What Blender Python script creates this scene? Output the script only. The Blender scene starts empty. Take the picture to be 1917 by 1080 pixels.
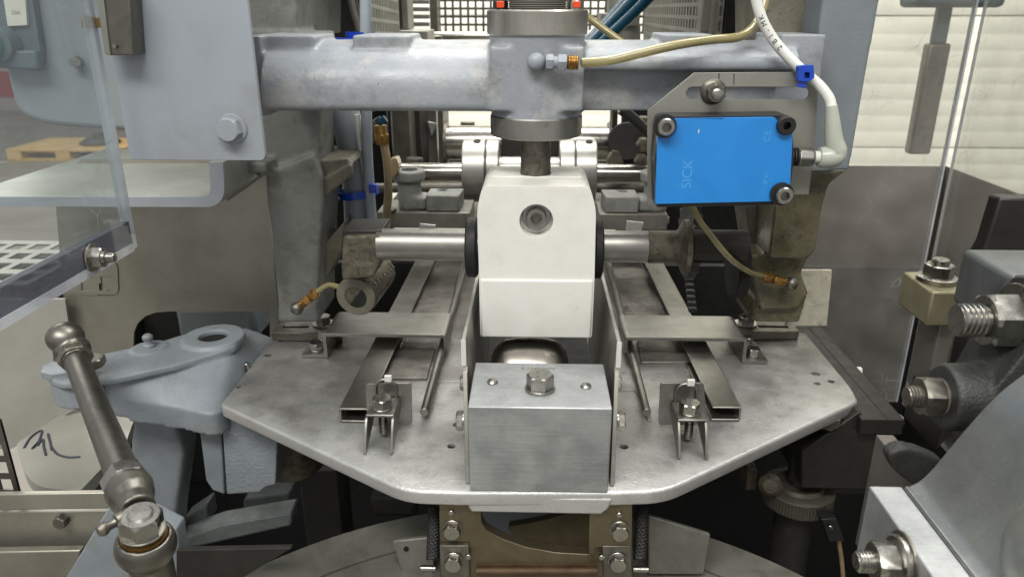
import bpy, bmesh, math, random
from mathutils import Vector, Matrix
from mathutils.geometry import tessellate_polygon
random.seed(7)
R = math.radians
S = 0.01                      # layout is in centimetres, the scene in metres
ZC = 150.0                    # height of the camera above the hall floor, cm
scene = bpy.context.scene
COL = scene.collection

# ------------------------------------------------------------------ camera
F, PITCH, YAW = 1400.0, R(20.38), R(1.706)
FW = Vector((-math.sin(YAW) * math.cos(PITCH), math.cos(YAW) * math.cos(PITCH), -math.sin(PITCH)))
RT = Vector((math.cos(YAW), math.sin(YAW), 0))
UP = RT.cross(FW)
cd = bpy.data.cameras.new('camera')
cam = bpy.data.objects.new('camera', cd)
COL.objects.link(cam)
cd.sensor_width = 36.0
cd.lens = 36.0 * F / 1917.0
cd.clip_start = 0.01
cd.clip_end = 200
cd.dof.use_dof = True
cd.dof.focus_distance = 0.46
cd.dof.aperture_fstop = 16
cam.location = (0, 0, ZC * S)
cam.rotation_euler = Matrix((RT, UP, -FW)).transposed().to_euler()
scene.camera = cam

# ------------------------------------------------------------------ light
w = bpy.data.worlds.new('World')
scene.world = w
w.use_nodes = True
bg = w.node_tree.nodes['Background']
bg.inputs[0].default_value = (1.0, 1.0, 0.975, 1)
bg.inputs[1].default_value = 0.62


def area(name, loc, target, sx, sy, power, col=(1, 0.98, 0.93)):
    d = bpy.data.lights.new(name, 'AREA')
    d.shape = 'RECTANGLE'
    d.size, d.size_y, d.energy, d.color = sx, sy, power, col
    o = bpy.data.objects.new(name, d)
    COL.objects.link(o)
    o.location = Vector(loc)
    o.rotation_euler = (Vector(target) - Vector(loc)).to_track_quat('-Z', 'Y').to_euler()


area('hall_lamp_front', (-0.5, -1.3, 3.6), (0, 0.5, 1.25), 2.6, 0.6, 92)
area('hall_lamp_over', (0.3, 1.1, 3.9), (0.0, 0.5, 1.2), 2.6, 0.6, 92)
area('hall_lamp_wall', (0.9, 2.0, 3.6), (0.8, 3.3, 0.9), 3.0, 0.5, 106)
area('hall_lamp_left', (-4.0, 5.0, 4.0), (-4.0, 5.5, 0), 3.0, 3.0, 200)
scene.view_settings.view_transform = 'Standard'
scene.view_settings.look = 'None'
scene.view_settings.exposure = 0
scene.view_settings.gamma = 1
scene.render.engine = 'CYCLES'
scene.cycles.use_denoising = True
scene.cycles.max_bounces = 8
scene.cycles.transparent_max_bounces = 16
scene.cycles.caustics_reflective = False
scene.cycles.caustics_refractive = False
scene.cycles.sample_clamp_indirect = 4


# ------------------------------------------------------------------ helpers
def pt(px, py, Y=None, Z=None, X=None):
    """point of the place seen at a pixel of the photograph, at depth Y, height Z or side X (cm, camera = origin)"""
    d = FW + RT * ((px - 958.5) / F) + UP * ((540 - py) / F)
    k = Y / d.y if Y is not None else (Z / d.z if Z is not None else X / d.x)
    return d * k


def P(pts, **k):
    return [pt(a, b, **k) for a, b in pts]


def rp(pts, r, n=5):
    """round the corners of a 2D polygon; r a number or one per corner"""
    out = []
    N = len(pts)
    for i in range(N):
        p = Vector(pts[i]); a = Vector(pts[i - 1]); b = Vector(pts[(i + 1) % N])
        rr = r[i] if isinstance(r, (list, tuple)) else r
        u = a - p; v = b - p
        rr = min(rr, u.length * .49, v.length * .49)
        if rr <= 1e-6:
            out.append(tuple(p)); continue
        s = p + u.normalized() * rr; e = p + v.normalized() * rr
        for k in range(n + 1):
            t = k / n
            out.append(tuple((1 - t) ** 2 * s + 2 * t * (1 - t) * p + t * t * e))
    return out


def circ(cx, cy, r, n=24, r2=None):
    return [(cx + r * math.cos(2 * math.pi * k / n), cy + (r2 or r) * math.sin(2 * math.pi * k / n)) for k in range(n)]


def slot(x0, x1, cy, r, n=8):
    a = [(x1 + r * math.cos(t), cy + r * math.sin(t)) for t in [(-.5 + k / n) * math.pi for k in range(n + 1)]]
    b = [(x0 + r * math.cos(t), cy + r * math.sin(t)) for t in [(.5 + k / n) * math.pi for k in range(n + 1)]]
    return a + b


def spline(pts, n=8):
    pts = [Vector(p) for p in pts]
    out = []
    for i in range(len(pts) - 1):
        p0 = pts[max(i - 1, 0)]; p1 = pts[i]; p2 = pts[i + 1]; p3 = pts[min(i + 2, len(pts) - 1)]
        for k in range(n):
            t = k / n
            out.append(.5 * ((2 * p1) + (p2 - p0) * t + (2 * p0 - 5 * p1 + 4 * p2 - p3) * t * t + (3 * p1 - p0 - 3 * p2 + p3) * t ** 3))
    out.append(pts[-1])
    return out


def basis(ax, up=None):
    ax = Vector(ax).normalized()
    ref = Vector(up) if up is not None else (Vector((0, 0, 1)) if abs(ax.z) < .9 else Vector((0, 1, 0)))
    u = ref.cross(ax).normalized()
    return ax, u, ax.cross(u)


def offset2(pts, d):
    """inset of a closed 2D outline by d (either winding)"""
    N = len(pts)
    A = sum(pts[i][0] * pts[(i + 1) % N][1] - pts[(i + 1) % N][0] * pts[i][1] for i in range(N))
    s = 1 if A > 0 else -1
    out = []
    for i in range(N):
        p = Vector(pts[i]); a = (p - Vector(pts[i - 1])); b = (Vector(pts[(i + 1) % N]) - p)
        if a.length < 1e-7: a = b
        if b.length < 1e-7: b = a
        a.normalize(); b.normalize()
        n = Vector((-(a.y + b.y), a.x + b.x)) * s
        if n.length < 1e-6: n = Vector((-a.y, a.x)) * s
        n.normalize()
        c = max(.45, n.dot(Vector((-a.y, a.x)) * s))
        out.append(tuple(p + n * (d / c)))
    return out


class MB:
    """collects shapes (in cm) and links them as one mesh object"""

    def __init__(s):
        s.bm = bmesh.new()

    def face(s, vs):
        try:
            return s.bm.faces.new(vs)
        except ValueError:
            return None

    def loops(s, rings, closed=True, cap0=True, cap1=True):
        R_ = [[s.bm.verts.new(p) for p in r] for r in rings]
        for a, b in zip(R_, R_[1:]):
            n = len(a)
            for i in range(n if closed else n - 1):
                j = (i + 1) % n
                s.face((a[i], a[j], b[j], b[i]))
        if cap0 and len(R_[0]) > 2: s.face(R_[0][::-1])
        if cap1 and len(R_[-1]) > 2: s.face(R_[-1])
        return s

    def prism(s, outer, vec, holes=()):
        vec = Vector(vec)
        L = [[Vector(p) for p in outer]] + [[Vector(p) for p in h] for h in holes]
        tris = tessellate_polygon(L) if (holes or len(outer) > 4) else None
        A = [[s.bm.verts.new(p) for p in l] for l in L]
        B = [[s.bm.verts.new(p + vec) for p in l] for l in L]
        fa = [v for l in A for v in l]; fb = [v for l in B for v in l]
        if tris is None:
            s.face(fa); s.face(fb[::-1])
        else:
            for t in tris:
                s.face([fa[i] for i in t]); s.face([fb[i] for i in reversed(t)])
        for a, b in zip(A, B):
            for i in range(len(a)):
                j = (i + 1) % len(a)
                s.face((a[i], b[i], b[j], a[j]))
        return s

    def box(s, x0, x1, y0, y1, z0, z1):
        return s.prism([(x0, y0, z0), (x1, y0, z0), (x1, y1, z0), (x0, y1, z0)], (0, 0, z1 - z0))

    def pbox(s, a, b, c, d, Y, dep):
        """box whose front face, at depth Y, spans the pixels a,b .. c,d"""
        p = pt(a, (b + d) / 2, Y=Y); q = pt(c, (b + d) / 2, Y=Y)
        t = pt((a + c) / 2, b, Y=Y).z; l = pt((a + c) / 2, d, Y=Y).z
        return s.box(p.x, q.x, Y, Y + dep, l, t)

    def lathe(s, o, ax, prof, n=32, up=None, cap=True):
        """prof: (radius, distance along the axis)"""
        ax, u, v = basis(ax, up)
        o = Vector(o)
        rings = [[o + ax * h + (u * math.cos(2 * math.pi * k / n) + v * math.sin(2 * math.pi * k / n)) * max(r, 1e-4) for k in range(n)] for r, h in prof]
        return s.loops(rings, True, cap, cap)

    def cyl(s, a, b, r, r2=None, n=32, c=0.0):
        a = Vector(a); b = Vector(b)
        h = (b - a).length
        r2 = r if r2 is None else r2
        pr = [(r - c, 0), (r, c), (r2, h - c), (r2 - c, h)] if c else [(r, 0), (r2, h)]
        return s.lathe(a, b - a, pr, n)

    def ring(s, o, ax, r0, r1, h, n=32, c=0.0):
        pr = [(r0, 0), (r1 - c, 0), (r1, c), (r1, h - c), (r1 - c, h), (r0, h), (r0, 0)]
        return s.lathe(o, ax, pr, n, cap=False)

    def sphere(s, o, r, n=20, sc=(1, 1, 1)):
        bmesh.ops.create_uvsphere(s.bm, u_segments=n, v_segments=n // 2, radius=r,
                                  matrix=Matrix.Translation(Vector(o)) @ Matrix.Diagonal((*sc, 1)))
        return s

    def hexa(s, o, ax, af, h, rot=0.0, bore=0, chamfer=.12, both=False, up=None):
        """hexagon head or nut with chamfered corners"""
        ax, u, v = basis(ax, up)
        o = Vector(o)
        rc = af / math.sqrt(3)
        n = 24
        def rad(k, extra):
            th = 2 * math.pi * k / n
            m = (th + math.pi / 6) % (math.pi / 3) - math.pi / 6
            return min(af / 2 / math.cos(m), extra)
        rings = []
        seq = ([(af / 2 * .98, 0), (rc, chamfer * .6)] if both else [(rc, 0)]) + [(rc, h - chamfer * .6), (af / 2 * .97, h)]
        for e, z in seq:
            rings.append([o + ax * z + (u * math.cos(2 * math.pi * k / n + rot) + v * math.sin(2 * math.pi * k / n + rot)) * rad(k, e) for k in range(n)])
        return s.loops(rings)

    def tube(s, pts, r, n=12, cap=True):
        pts = [Vector(p) for p in pts]
        rings = []
        u = None
        for i, p in enumerate(pts):
            t = (pts[min(i + 1, len(pts) - 1)] - pts[max(i - 1, 0)]).normalized()
            if u is None:
                _, u, v = basis(t)
            else:
                u = (u - t * u.dot(t)).normalized()
            v = t.cross(u)
            rr = r(i / (len(pts) - 1)) if callable(r) else r
            rings.append([p + (u * math.cos(2 * math.pi * k / n) + v * math.sin(2 * math.pi * k / n)) * rr for k in range(n)])
        return s.loops(rings, True, cap, cap)

    def thread(s, a, ax, r, h, pitch=.14, n=20, depth=.055):
        pr = [(r - .08, 0)]
        z = 0.06
        while z < h:
            pr += [(r - depth, z), (r, z + pitch * .3), (r, z + pitch * .55), (r - depth, z + pitch * .85)]
            z += pitch
        return s.lathe(a, ax, pr, n)

    def sheet_round(s, outline, ztop, th, r, holes=(), n=4, rb=None):
        """horizontal plate with rolled rim; outline and holes as (x, y)"""
        rb = r if rb is None else rb
        rings = []
        for k in range(n + 1):
            a = math.pi / 2 * k / n
            rings.append((offset2(outline, r * (1 - math.sin(a))), ztop - r * (1 - math.cos(a))))
        for k in range(n + 1):
            a = math.pi / 2 * k / n
            rings.append((offset2(outline, rb * (1 - math.cos(a))), ztop - th + rb * (1 - math.sin(a))))
        V = [[s.bm.verts.new((x, y, z)) for x, y in l] for l, z in rings]
        for a, b in zip(V, V[1:]):
            for i in range(len(a)):
                j = (i + 1) % len(a)
                s.face((a[i], b[i], b[j], a[j]))
        for ring, z in ((V[0], ztop), (V[-1], ztop - th)):
            H = [[s.bm.verts.new((x, y, z)) for x, y in h] for h in holes]
            fl = ring + [v for h in H for v in h]
            for t in tessellate_polygon([[v.co for v in ring]] + [[v.co for v in h] for h in H]):
                s.face([fl[i] for i in t])
            if z == ztop: HT = H
            else:
                for a, b in zip(HT, H):
                    for i in range(len(a)):
                        j = (i + 1) % len(a)
                        s.face((a[i], b[i], b[j], a[j]))
        return s

    def build(s, name, m, parent=None, label=None, cat=None, group=None, kind=None, bevel=0, seg=2, cast=0, smooth=8, ang=35, flat=False, disp=0):
        bm = s.bm
        bmesh.ops.recalc_face_normals(bm, faces=bm.faces[:])
        if parent is None:
            lo = Vector((min(v.co[i] for v in bm.verts) for i in range(3))); hi = Vector((max(v.co[i] for v in bm.verts) for i in range(3)))
            org = Vector(((lo.x + hi.x) / 2, (lo.y + hi.y) / 2, lo.z))
        else:
            r = parent
            while r.parent: r = r.parent
            org = Vector(r['org'])
        for v in bm.verts: v.co = (v.co - org) * S
        me = bpy.data.meshes.new(name)
        bm.to_mesh(me); bm.free()
        me.materials.append(MAT[m])
        o = bpy.data.objects.new(name, me)
        COL.objects.link(o)
        if parent is None:
            o.location = (org.x * S, org.y * S, (org.z + ZC) * S)
            o['org'] = tuple(org)
        else:
            o.parent = parent
        if not flat and not cast:
            me.polygons.foreach_set('use_smooth', [True] * len(me.polygons))
            me.set_sharp_from_angle(angle=R(ang))
        if cast:
            rm = o.modifiers.new('fuse', 'REMESH'); rm.mode = 'VOXEL'; rm.voxel_size = cast * S; rm.use_smooth_shade = True
            sm = o.modifiers.new('soften', 'SMOOTH'); sm.iterations = smooth; sm.factor = .5
        elif bevel:
            bv = o.modifiers.new('edges', 'BEVEL'); bv.width = bevel * S; bv.segments = seg; bv.limit_method = 'ANGLE'; bv.angle_limit = R(40)
            bv.harden_normals = False
        tag(o, label, cat, group, kind)
        return o


def tag(o, label=None, cat=None, group=None, kind=None):
    for k, v in (('label', label), ('category', cat), ('group', group), ('kind', kind)):
        if v: o[k] = v
    return o


def thing(name, label, cat, org, group=None):
    o = bpy.data.objects.new(name, None)
    COL.objects.link(o)
    o.empty_display_size = .02
    org = Vector(org)
    o.location = (org.x * S, org.y * S, (org.z + ZC) * S)
    o['org'] = tuple(org)
    return tag(o, label, cat, group)


def text(name, body, m, parent, o, xdir, ydir, size, depth=.01, label=None):
    """raised or printed lettering as a mesh; o = lower left corner in cm"""
    cu = bpy.data.curves.new(name, 'FONT')
    cu.body = body; cu.size = 1; cu.extrude = depth / size
    t = bpy.data.objects.new(name, cu)
    COL.objects.link(t)
    dg = bpy.context.evaluated_depsgraph_get(); dg.update()
    me = bpy.data.meshes.new_from_object(t.evaluated_get(dg))
    bpy.data.objects.remove(t)
    me.name = name
    x = Vector(xdir).normalized(); y = Vector(ydir).normalized(); y = (y - x * y.dot(x)).normalized(); z = x.cross(y)
    r = parent
    while r.parent: r = r.parent
    org = Vector(r['org'])
    for v in me.vertices:
        v.co = (Vector(o) + x * v.co.x * size + y * v.co.y * size + z * v.co.z * size - org) * S
    me.materials.clear(); me.materials.append(MAT[m])
    ob = bpy.data.objects.new(name, me)
    COL.objects.link(ob)
    ob.parent = parent
    return ob


# ------------------------------------------------------------------ materials
MAT = {}


def lin(c):
    return tuple((x / 255 / 12.92 if x / 255 <= .04045 else ((x / 255 + .055) / 1.055) ** 2.4) for x in c) + (1,)


def mat(name, col, col2=None, vs=.6, metal=0.0, rough=.5, rvar=.12, bump=0.0, bs=6.0, dirt=None, dirt2=None, dirt3=None, grime=None, rim=None, lines=None, brush=None, bstr=.25, coat=0.0,
        trans=0.0, sss=0.0, spec=.5, alpha=None, scratch=0.0, vdist=.6):
    m = bpy.data.materials.new(name)
    m.use_nodes = True
    nt = m.node_tree
    N = nt.nodes; L = nt.links
    b = N['Principled BSDF']
    tc = N.new('ShaderNodeTexCoord')
    mp = N.new('ShaderNodeMapping'); mp.inputs['Scale'].default_value = (100, 100, 100)
    L.new(tc.outputs['Object'], mp.inputs['Vector'])

    def noise(scale, detail=5, rg=.6, dist=0.0, vec=None):
        n = N.new('ShaderNodeTexNoise')
        n.inputs['Scale'].default_value = scale; n.inputs['Detail'].default_value = detail
        n.inputs['Roughness'].default_value = rg; n.inputs['Distortion'].default_value = dist
        L.new(vec or mp.outputs['Vector'], n.inputs['Vector'])
        return n.outputs['Fac']

    def ramp(fac, a, b_):
        r = N.new('ShaderNodeMapRange')
        r.inputs['From Min'].default_value = a; r.inputs['From Max'].default_value = b_
        L.new(fac, r.inputs['Value'])
        return r.outputs['Result']

    def mixc(fac, A, B):
        x = N.new('ShaderNodeMix'); x.data_type = 'RGBA'
        if isinstance(fac, float): x.inputs['Factor'].default_value = fac
        else: L.new(fac, x.inputs['Factor'])
        for sock, val in ((x.inputs[6], A), (x.inputs[7], B)):
            if isinstance(val, tuple): sock.default_value = val
            else: L.new(val, sock)
        return x.outputs[2]

    c = mixc(ramp(noise(vs, 6, .62, vdist), .32, .68), lin(col), lin(col2 or col))
    rg = ramp(noise(vs * 2.3, 4), .25, .75)
    rmath = N.new('ShaderNodeMapRange')
    rmath.inputs['To Min'].default_value = max(.03, rough - rvar); rmath.inputs['To Max'].default_value = min(1, rough + rvar)
    L.new(rg, rmath.inputs['Value'])
    rout = rmath.outputs['Result']
    for k, d in enumerate([d for d in (dirt, dirt2, dirt3) if d]):
        dc, sc, lo, hi, st = d
        f = ramp(noise(sc, 9, .7, .15), lo, hi)
        mm = N.new('ShaderNodeMath'); mm.operation = 'MULTIPLY'; mm.use_clamp = True
        L.new(f, mm.inputs[0]); mm.inputs[1].default_value = st
        c = mixc(mm.outputs[0], c, lin(dc))
    h = None
    if lines:          # short fine scratches in a few directions
        lc, ls, rots = lines
        for k, rt in enumerate(rots):
            ml = N.new('ShaderNodeMapping'); ml.vector_type = 'TEXTURE'
            ml.inputs['Rotation'].default_value = rt
            ml.inputs['Location'].default_value = (.013 * k, .021 * k, .007 * k)
            ml.inputs['Scale'].default_value = (.022, .0007, .0007)
            L.new(tc.outputs['Object'], ml.inputs['Vector'])
            f = ramp(noise(1.0, 2, .5, 0, ml.outputs['Vector']), .665, .72)
            g = N.new('ShaderNodeMath'); g.operation = 'MULTIPLY'; g.use_clamp = True
            L.new(f, g.inputs[0]); L.new(ramp(noise(.35 + .1 * k, 3), .45, .62), g.inputs[1])
            g2 = N.new('ShaderNodeMath'); g2.operation = 'MULTIPLY'; L.new(g.outputs[0], g2.inputs[0]); g2.inputs[1].default_value = ls
            c = mixc(g2.outputs[0], c, lin(lc))
    if rim:            # bare metal rubbed bright along the given edges: (nx, ny, c) of each edge line
        last = None
        for nx, ny, cc in rim[1]:
            dp = N.new('ShaderNodeVectorMath'); dp.operation = 'DOT_PRODUCT'; dp.inputs[1].default_value = (nx, ny, 0)
            L.new(mp.outputs['Vector'], dp.inputs[0])
            sb = N.new('ShaderNodeMath'); sb.operation = 'SUBTRACT'; L.new(dp.outputs['Value'], sb.inputs[0]); sb.inputs[1].default_value = cc
            if last is None: last = sb.outputs[0]
            else:
                mn = N.new('ShaderNodeMath'); mn.operation = 'MINIMUM'; L.new(last, mn.inputs[0]); L.new(sb.outputs[0], mn.inputs[1]); last = mn.outputs[0]
        ma = N.new('ShaderNodeMath'); ma.operation = 'MULTIPLY_ADD'
        L.new(noise(.9, 7, .7), ma.inputs[0]); ma.inputs[1].default_value = -5; L.new(last, ma.inputs[2])
        f = ramp(ma.outputs[0], -.6, -2.6)
        mm = N.new('ShaderNodeMath'); mm.operation = 'MULTIPLY'; mm.use_clamp = True
        L.new(f, mm.inputs[0]); mm.inputs[1].default_value = .8
        c = mixc(mm.outputs[0], c, lin(rim[0]))
    if grime:          # oily grime that has built up towards one end of the piece, with a ragged front
        gc, y0, y1, gs_ = grime
        sx = N.new('ShaderNodeSeparateXYZ'); L.new(mp.outputs['Vector'], sx.inputs[0])
        ma = N.new('ShaderNodeMath'); ma.operation = 'MULTIPLY_ADD'
        L.new(noise(.28, 7, .7, .2), ma.inputs[0]); ma.inputs[1].default_value = 14; L.new(sx.outputs['Y'], ma.inputs[2])
        f = ramp(ma.outputs[0], y0 + 7, y1 + 7)
        mm = N.new('ShaderNodeMath'); mm.operation = 'MULTIPLY'; mm.use_clamp = True
        L.new(f, mm.inputs[0]); mm.inputs[1].default_value = gs_
        c = mixc(mm.outputs[0], c, lin(gc))
    if brush:
        mb = N.new('ShaderNodeMapping')
        mb.inputs['Scale'].default_value = {'x': (40, 1500, 1500), 'y': (1500, 40, 1500), 'z': (1500, 1500, 40)}[brush]
        L.new(tc.outputs['Object'], mb.inputs['Vector'])
        bn = noise(1.0, 3, .6, 0, mb.outputs['Vector'])
        c2 = mixc(ramp(bn, .3, .7), c, mixc(.5, c, (0.02, .02, .02, 1)))
        c = mixc(bstr, c, c2)
        r2 = N.new('ShaderNodeMath'); r2.operation = 'MULTIPLY_ADD'; r2.use_clamp = True
        L.new(bn, r2.inputs[0]); r2.inputs[1].default_value = .25 * bstr * 2
        L.new(rout, r2.inputs[2]); rout = r2.outputs[0]
        h = (bn, .004)
    if scratch:
        vo = N.new('ShaderNodeTexVoronoi'); vo.feature = 'DISTANCE_TO_EDGE'; vo.inputs['Scale'].default_value = .9
        dn = N.new('ShaderNodeVectorMath'); dn.operation = 'ADD'
        nn = N.new('ShaderNodeTexNoise'); nn.inputs['Scale'].default_value = .5
        L.new(mp.outputs['Vector'], nn.inputs['Vector']); L.new(mp.outputs['Vector'], dn.inputs[0]); L.new(nn.outputs['Color'], dn.inputs[1])
        L.new(dn.outputs['Vector'], vo.inputs['Vector'])
        f = ramp(vo.outputs['Distance'], .012, .004)
        g = N.new('ShaderNodeMath'); g.operation = 'MULTIPLY'; g.use_clamp = True
        L.new(f, g.inputs[0]); L.new(ramp(noise(.5), .5, .62), g.inputs[1])
        g2 = N.new('ShaderNodeMath'); g2.operation = 'MULTIPLY'; L.new(g.outputs[0], g2.inputs[0]); g2.inputs[1].default_value = scratch
        c = mixc(g2.outputs[0], c, (.75, .75, .73, 1))
    L.new(c, b.inputs['Base Color'])
    L.new(rout, b.inputs['Roughness'])
    b.inputs['Metallic'].default_value = metal
    b.inputs['Specular IOR Level'].default_value = spec
    if coat: b.inputs['Coat Weight'].default_value = coat; b.inputs['Coat Roughness'].default_value = .15
    if trans: b.inputs['Transmission Weight'].default_value = trans
    if sss:
        b.inputs['Subsurface Weight'].default_value = sss
        b.inputs['Subsurface Radius'].default_value = (.006, .006, .005); b.inputs['Subsurface Scale'].default_value = 1
    if bump:
        bp = N.new('ShaderNodeBump'); bp.inputs['Strength'].default_value = .8; bp.inputs['Distance'].default_value = bump * S
        L.new(noise(bs, 6, .6), bp.inputs['Height'])
        if h:
            bp2 = N.new('ShaderNodeBump'); bp2.inputs['Strength'].default_value = .3; bp2.inputs['Distance'].default_value = h[1] * S
            L.new(h[0], bp2.inputs['Height']); L.new(bp2.outputs['Normal'], bp.inputs['Normal'])
        L.new(bp.outputs['Normal'], b.inputs['Normal'])
    MAT[name] = m
    return m


def clear(name, tint, haze, hazecol, rough=.03, gl=.9, scr=True):
    """thin clear plastic: mostly see-through, a glossy reflection by angle and a little scattering from scratches"""
    m = bpy.data.materials.new(name)
    m.use_nodes = True
    nt = m.node_tree; N = nt.nodes; L = nt.links
    N.remove(N['Principled BSDF'])
    out = N['Material Output']
    tr = N.new('ShaderNodeBsdfTransparent'); tr.inputs[0].default_value = lin(tint)
    gs = N.new('ShaderNodeBsdfGlossy'); gs.inputs['Roughness'].default_value = rough; gs.inputs[0].default_value = (gl, gl, gl, 1)
    df = N.new('ShaderNodeBsdfDiffuse'); df.inputs[0].default_value = lin(hazecol)
    fr = N.new('ShaderNodeFresnel'); fr.inputs[0].default_value = 1.45
    tc = N.new('ShaderNodeTexCoord'); mp = N.new('ShaderNodeMapping'); mp.inputs['Scale'].default_value = (100, 100, 100)
    L.new(tc.outputs['Object'], mp.inputs[0])
    n1 = N.new('ShaderNodeTexNoise'); n1.inputs['Scale'].default_value = .25; n1.inputs['Detail'].default_value = 6
    L.new(mp.outputs[0], n1.inputs['Vector'])
    mr = N.new('ShaderNodeMapRange'); mr.inputs['From Min'].default_value = .3; mr.inputs['From Max'].default_value = .75
    mr.inputs['To Min'].default_value = haze * .5; mr.inputs['To Max'].default_value = haze * 1.5
    L.new(n1.outputs['Fac'], mr.inputs['Value'])
    fac = mr.outputs[0]
    if scr:
        w1 = N.new('ShaderNodeVectorMath'); w1.operation = 'MULTIPLY_ADD'
        w1.inputs[1].default_value = (.5, .5, .5)
        n2 = N.new('ShaderNodeTexNoise'); n2.inputs['Scale'].default_value = .35
        L.new(mp.outputs[0], n2.inputs['Vector']); L.new(n2.outputs['Color'], w1.inputs[0]); L.new(mp.outputs[0], w1.inputs[2])
        vo = N.new('ShaderNodeTexVoronoi'); vo.feature = 'DISTANCE_TO_EDGE'; vo.inputs['Scale'].default_value = .55
        L.new(w1.outputs[0], vo.inputs['Vector'])
        r1 = N.new('ShaderNodeMapRange'); r1.inputs['From Min'].default_value = .02; r1.inputs['From Max'].default_value = .0
        L.new(vo.outputs['Distance'], r1.inputs['Value'])
        r2 = N.new('ShaderNodeMapRange'); r2.inputs['From Min'].default_value = .55; r2.inputs['From Max'].default_value = .65; r2.inputs['To Max'].default_value = .3
        L.new(n1.outputs['Fac'], r2.inputs['Value'])
        mu = N.new('ShaderNodeMath'); mu.operation = 'MULTIPLY'; L.new(r1.outputs[0], mu.inputs[0]); L.new(r2.outputs[0], mu.inputs[1])
        ad = N.new('ShaderNodeMath'); ad.operation = 'ADD'; ad.use_clamp = True
        L.new(fac, ad.inputs[0]); L.new(mu.outputs[0], ad.inputs[1]); fac = ad.outputs[0]
    m1 = N.new('ShaderNodeMixShader'); L.new(fac, m1.inputs[0]); L.new(tr.outputs[0], m1.inputs[1]); L.new(df.outputs[0], m1.inputs[2])
    fm = N.new('ShaderNodeMath'); fm.operation = 'MINIMUM'; fm.inputs[1].default_value = .12; L.new(fr.outputs[0], fm.inputs[0])
    m2 = N.new('ShaderNodeMixShader'); L.new(fm.outputs[0], m2.inputs[0]); L.new(m1.outputs[0], m2.inputs[1]); L.new(gs.outputs[0], m2.inputs[2])
    L.new(m2.outputs[0], out.inputs[0])
    MAT[name] = m


mat('grey_paint', (146, 152, 161), (137, 143, 151), .35, rough=.42, bump=.02, bs=9, dirt=((112, 108, 100), .35, .56, .78, .55), dirt2=((70, 66, 60), 3.5, .70, .78, .5))
mat('grey_paint_worn', (150, 154, 159), (130, 136, 143), .18, lines=((184, 184, 182), 0.45, [(.2, .1, .5), (.1, .3, -.9), (.4, -.3, 2.0)]), rough=.42, rvar=.16, bump=.035, bs=3.2, dirt=((168, 167, 165), .3, .52, .60, .6), dirt2=((104, 98, 89), .5, .53, .72, .65), dirt3=((82, 76, 68), 2.6, .63, .70, .7))
mat('post_paint', (122, 128, 134), (112, 118, 123), .35, rough=.48, bump=.03, bs=7, dirt=((92, 90, 84), .4, .56, .76, .5), dirt2=((150, 152, 152), 1.2, .68, .74, .5))
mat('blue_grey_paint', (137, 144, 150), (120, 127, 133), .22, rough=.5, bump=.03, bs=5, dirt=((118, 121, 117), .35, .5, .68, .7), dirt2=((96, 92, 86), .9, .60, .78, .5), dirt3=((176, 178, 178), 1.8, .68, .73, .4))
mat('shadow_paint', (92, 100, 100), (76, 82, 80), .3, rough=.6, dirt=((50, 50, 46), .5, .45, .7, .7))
mat('rough_paint', (140, 147, 152), (128, 134, 139), .5, rough=.55, bump=.1, bs=4.5, dirt2=((78, 76, 70), 1.2, .62, .74, .6))
mat('cabinet_paint', (156, 163, 172), (148, 154, 162), .15, lines=((186, 190, 194), 0.35, [(.2, .1, .5), (.1, .3, -.9), (.4, -.3, 2.0)]), rough=.5, bump=.006, bs=12, dirt=((130, 124, 114), .16, .5, .72, .4), dirt2=((205, 206, 208), 2.2, .745, .76, .6))
mat('pendant_paint', (132, 140, 142), (124, 133, 136), .1, rough=.5)
mat('stainless', (154, 152, 147), (138, 136, 131), .5, metal=1, rough=.34, rvar=.05, brush='x', bstr=.3)
mat('stainless_y', (146, 144, 138), (130, 128, 122), .5, metal=1, rough=.38, rvar=.06, brush='y', bstr=.25, dirt=((96, 90, 82), .5, .55, .75, .4))
mat('stainless_z', (186, 182, 174), (170, 166, 158), .5, metal=1, rough=.3, rvar=.05, brush='z', bstr=.3)
mat('box_metal', (184, 186, 186), (162, 164, 165), .3, lines=((210, 210, 208), 0.4, [(.2, .1, .5), (.1, .3, -.9), (.4, -.3, 2.0)]), metal=.7, rough=.42, rvar=.08, brush='x', bstr=.38, dirt=((112, 115, 117), .35, .42, .7, .55), dirt2=((66, 64, 60), 4, .68, .74, .6))
mat('bolt_steel', (164, 162, 156), (144, 142, 136), 1.5, metal=1, rough=.3, rvar=.08, bump=.002, bs=14)
mat('roller_steel', (168, 163, 154), (150, 145, 136), .6, metal=1, rough=.26, rvar=.05, brush='x', bstr=.2)
mat('side_steel', (150, 148, 141), (134, 132, 125), .4, lines=((190, 188, 182), 0.35, [(.2, .1, .5), (.1, .3, -.9), (.4, -.3, 2.0)]), metal=.85, rough=.42, rvar=.06, brush='y', bstr=.2, dirt=((104, 98, 90), .4, .52, .75, .5))
mat('cut_highlight', (176, 175, 168), (160, 158, 152), 1, metal=.5, rough=.4)  # pale metal that paints a highlight on the side plates' cut top
mat('dull_steel', (128, 124, 116), (106, 102, 95), .8, metal=.9, rough=.42, rvar=.1, bump=.003, bs=10, dirt=((70, 64, 56), .9, .55, .75, .5))
mat('rod_steel', (126, 123, 116), (104, 102, 96), .5, metal=1, rough=.36, rvar=.06, brush='z', bstr=.15)
mat('worn_shaft', (128, 122, 112), (92, 86, 78), 1.6, metal=.8, rough=.5, rvar=.12, bump=.01, bs=8, dirt=((158, 152, 142), 2.2, .56, .7, .6), dirt2=((62, 54, 44), 1.4, .58, .75, .6))
mat('chrome', (172, 169, 162), (156, 153, 146), .6, metal=1, rough=.2, rvar=.05)
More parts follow.
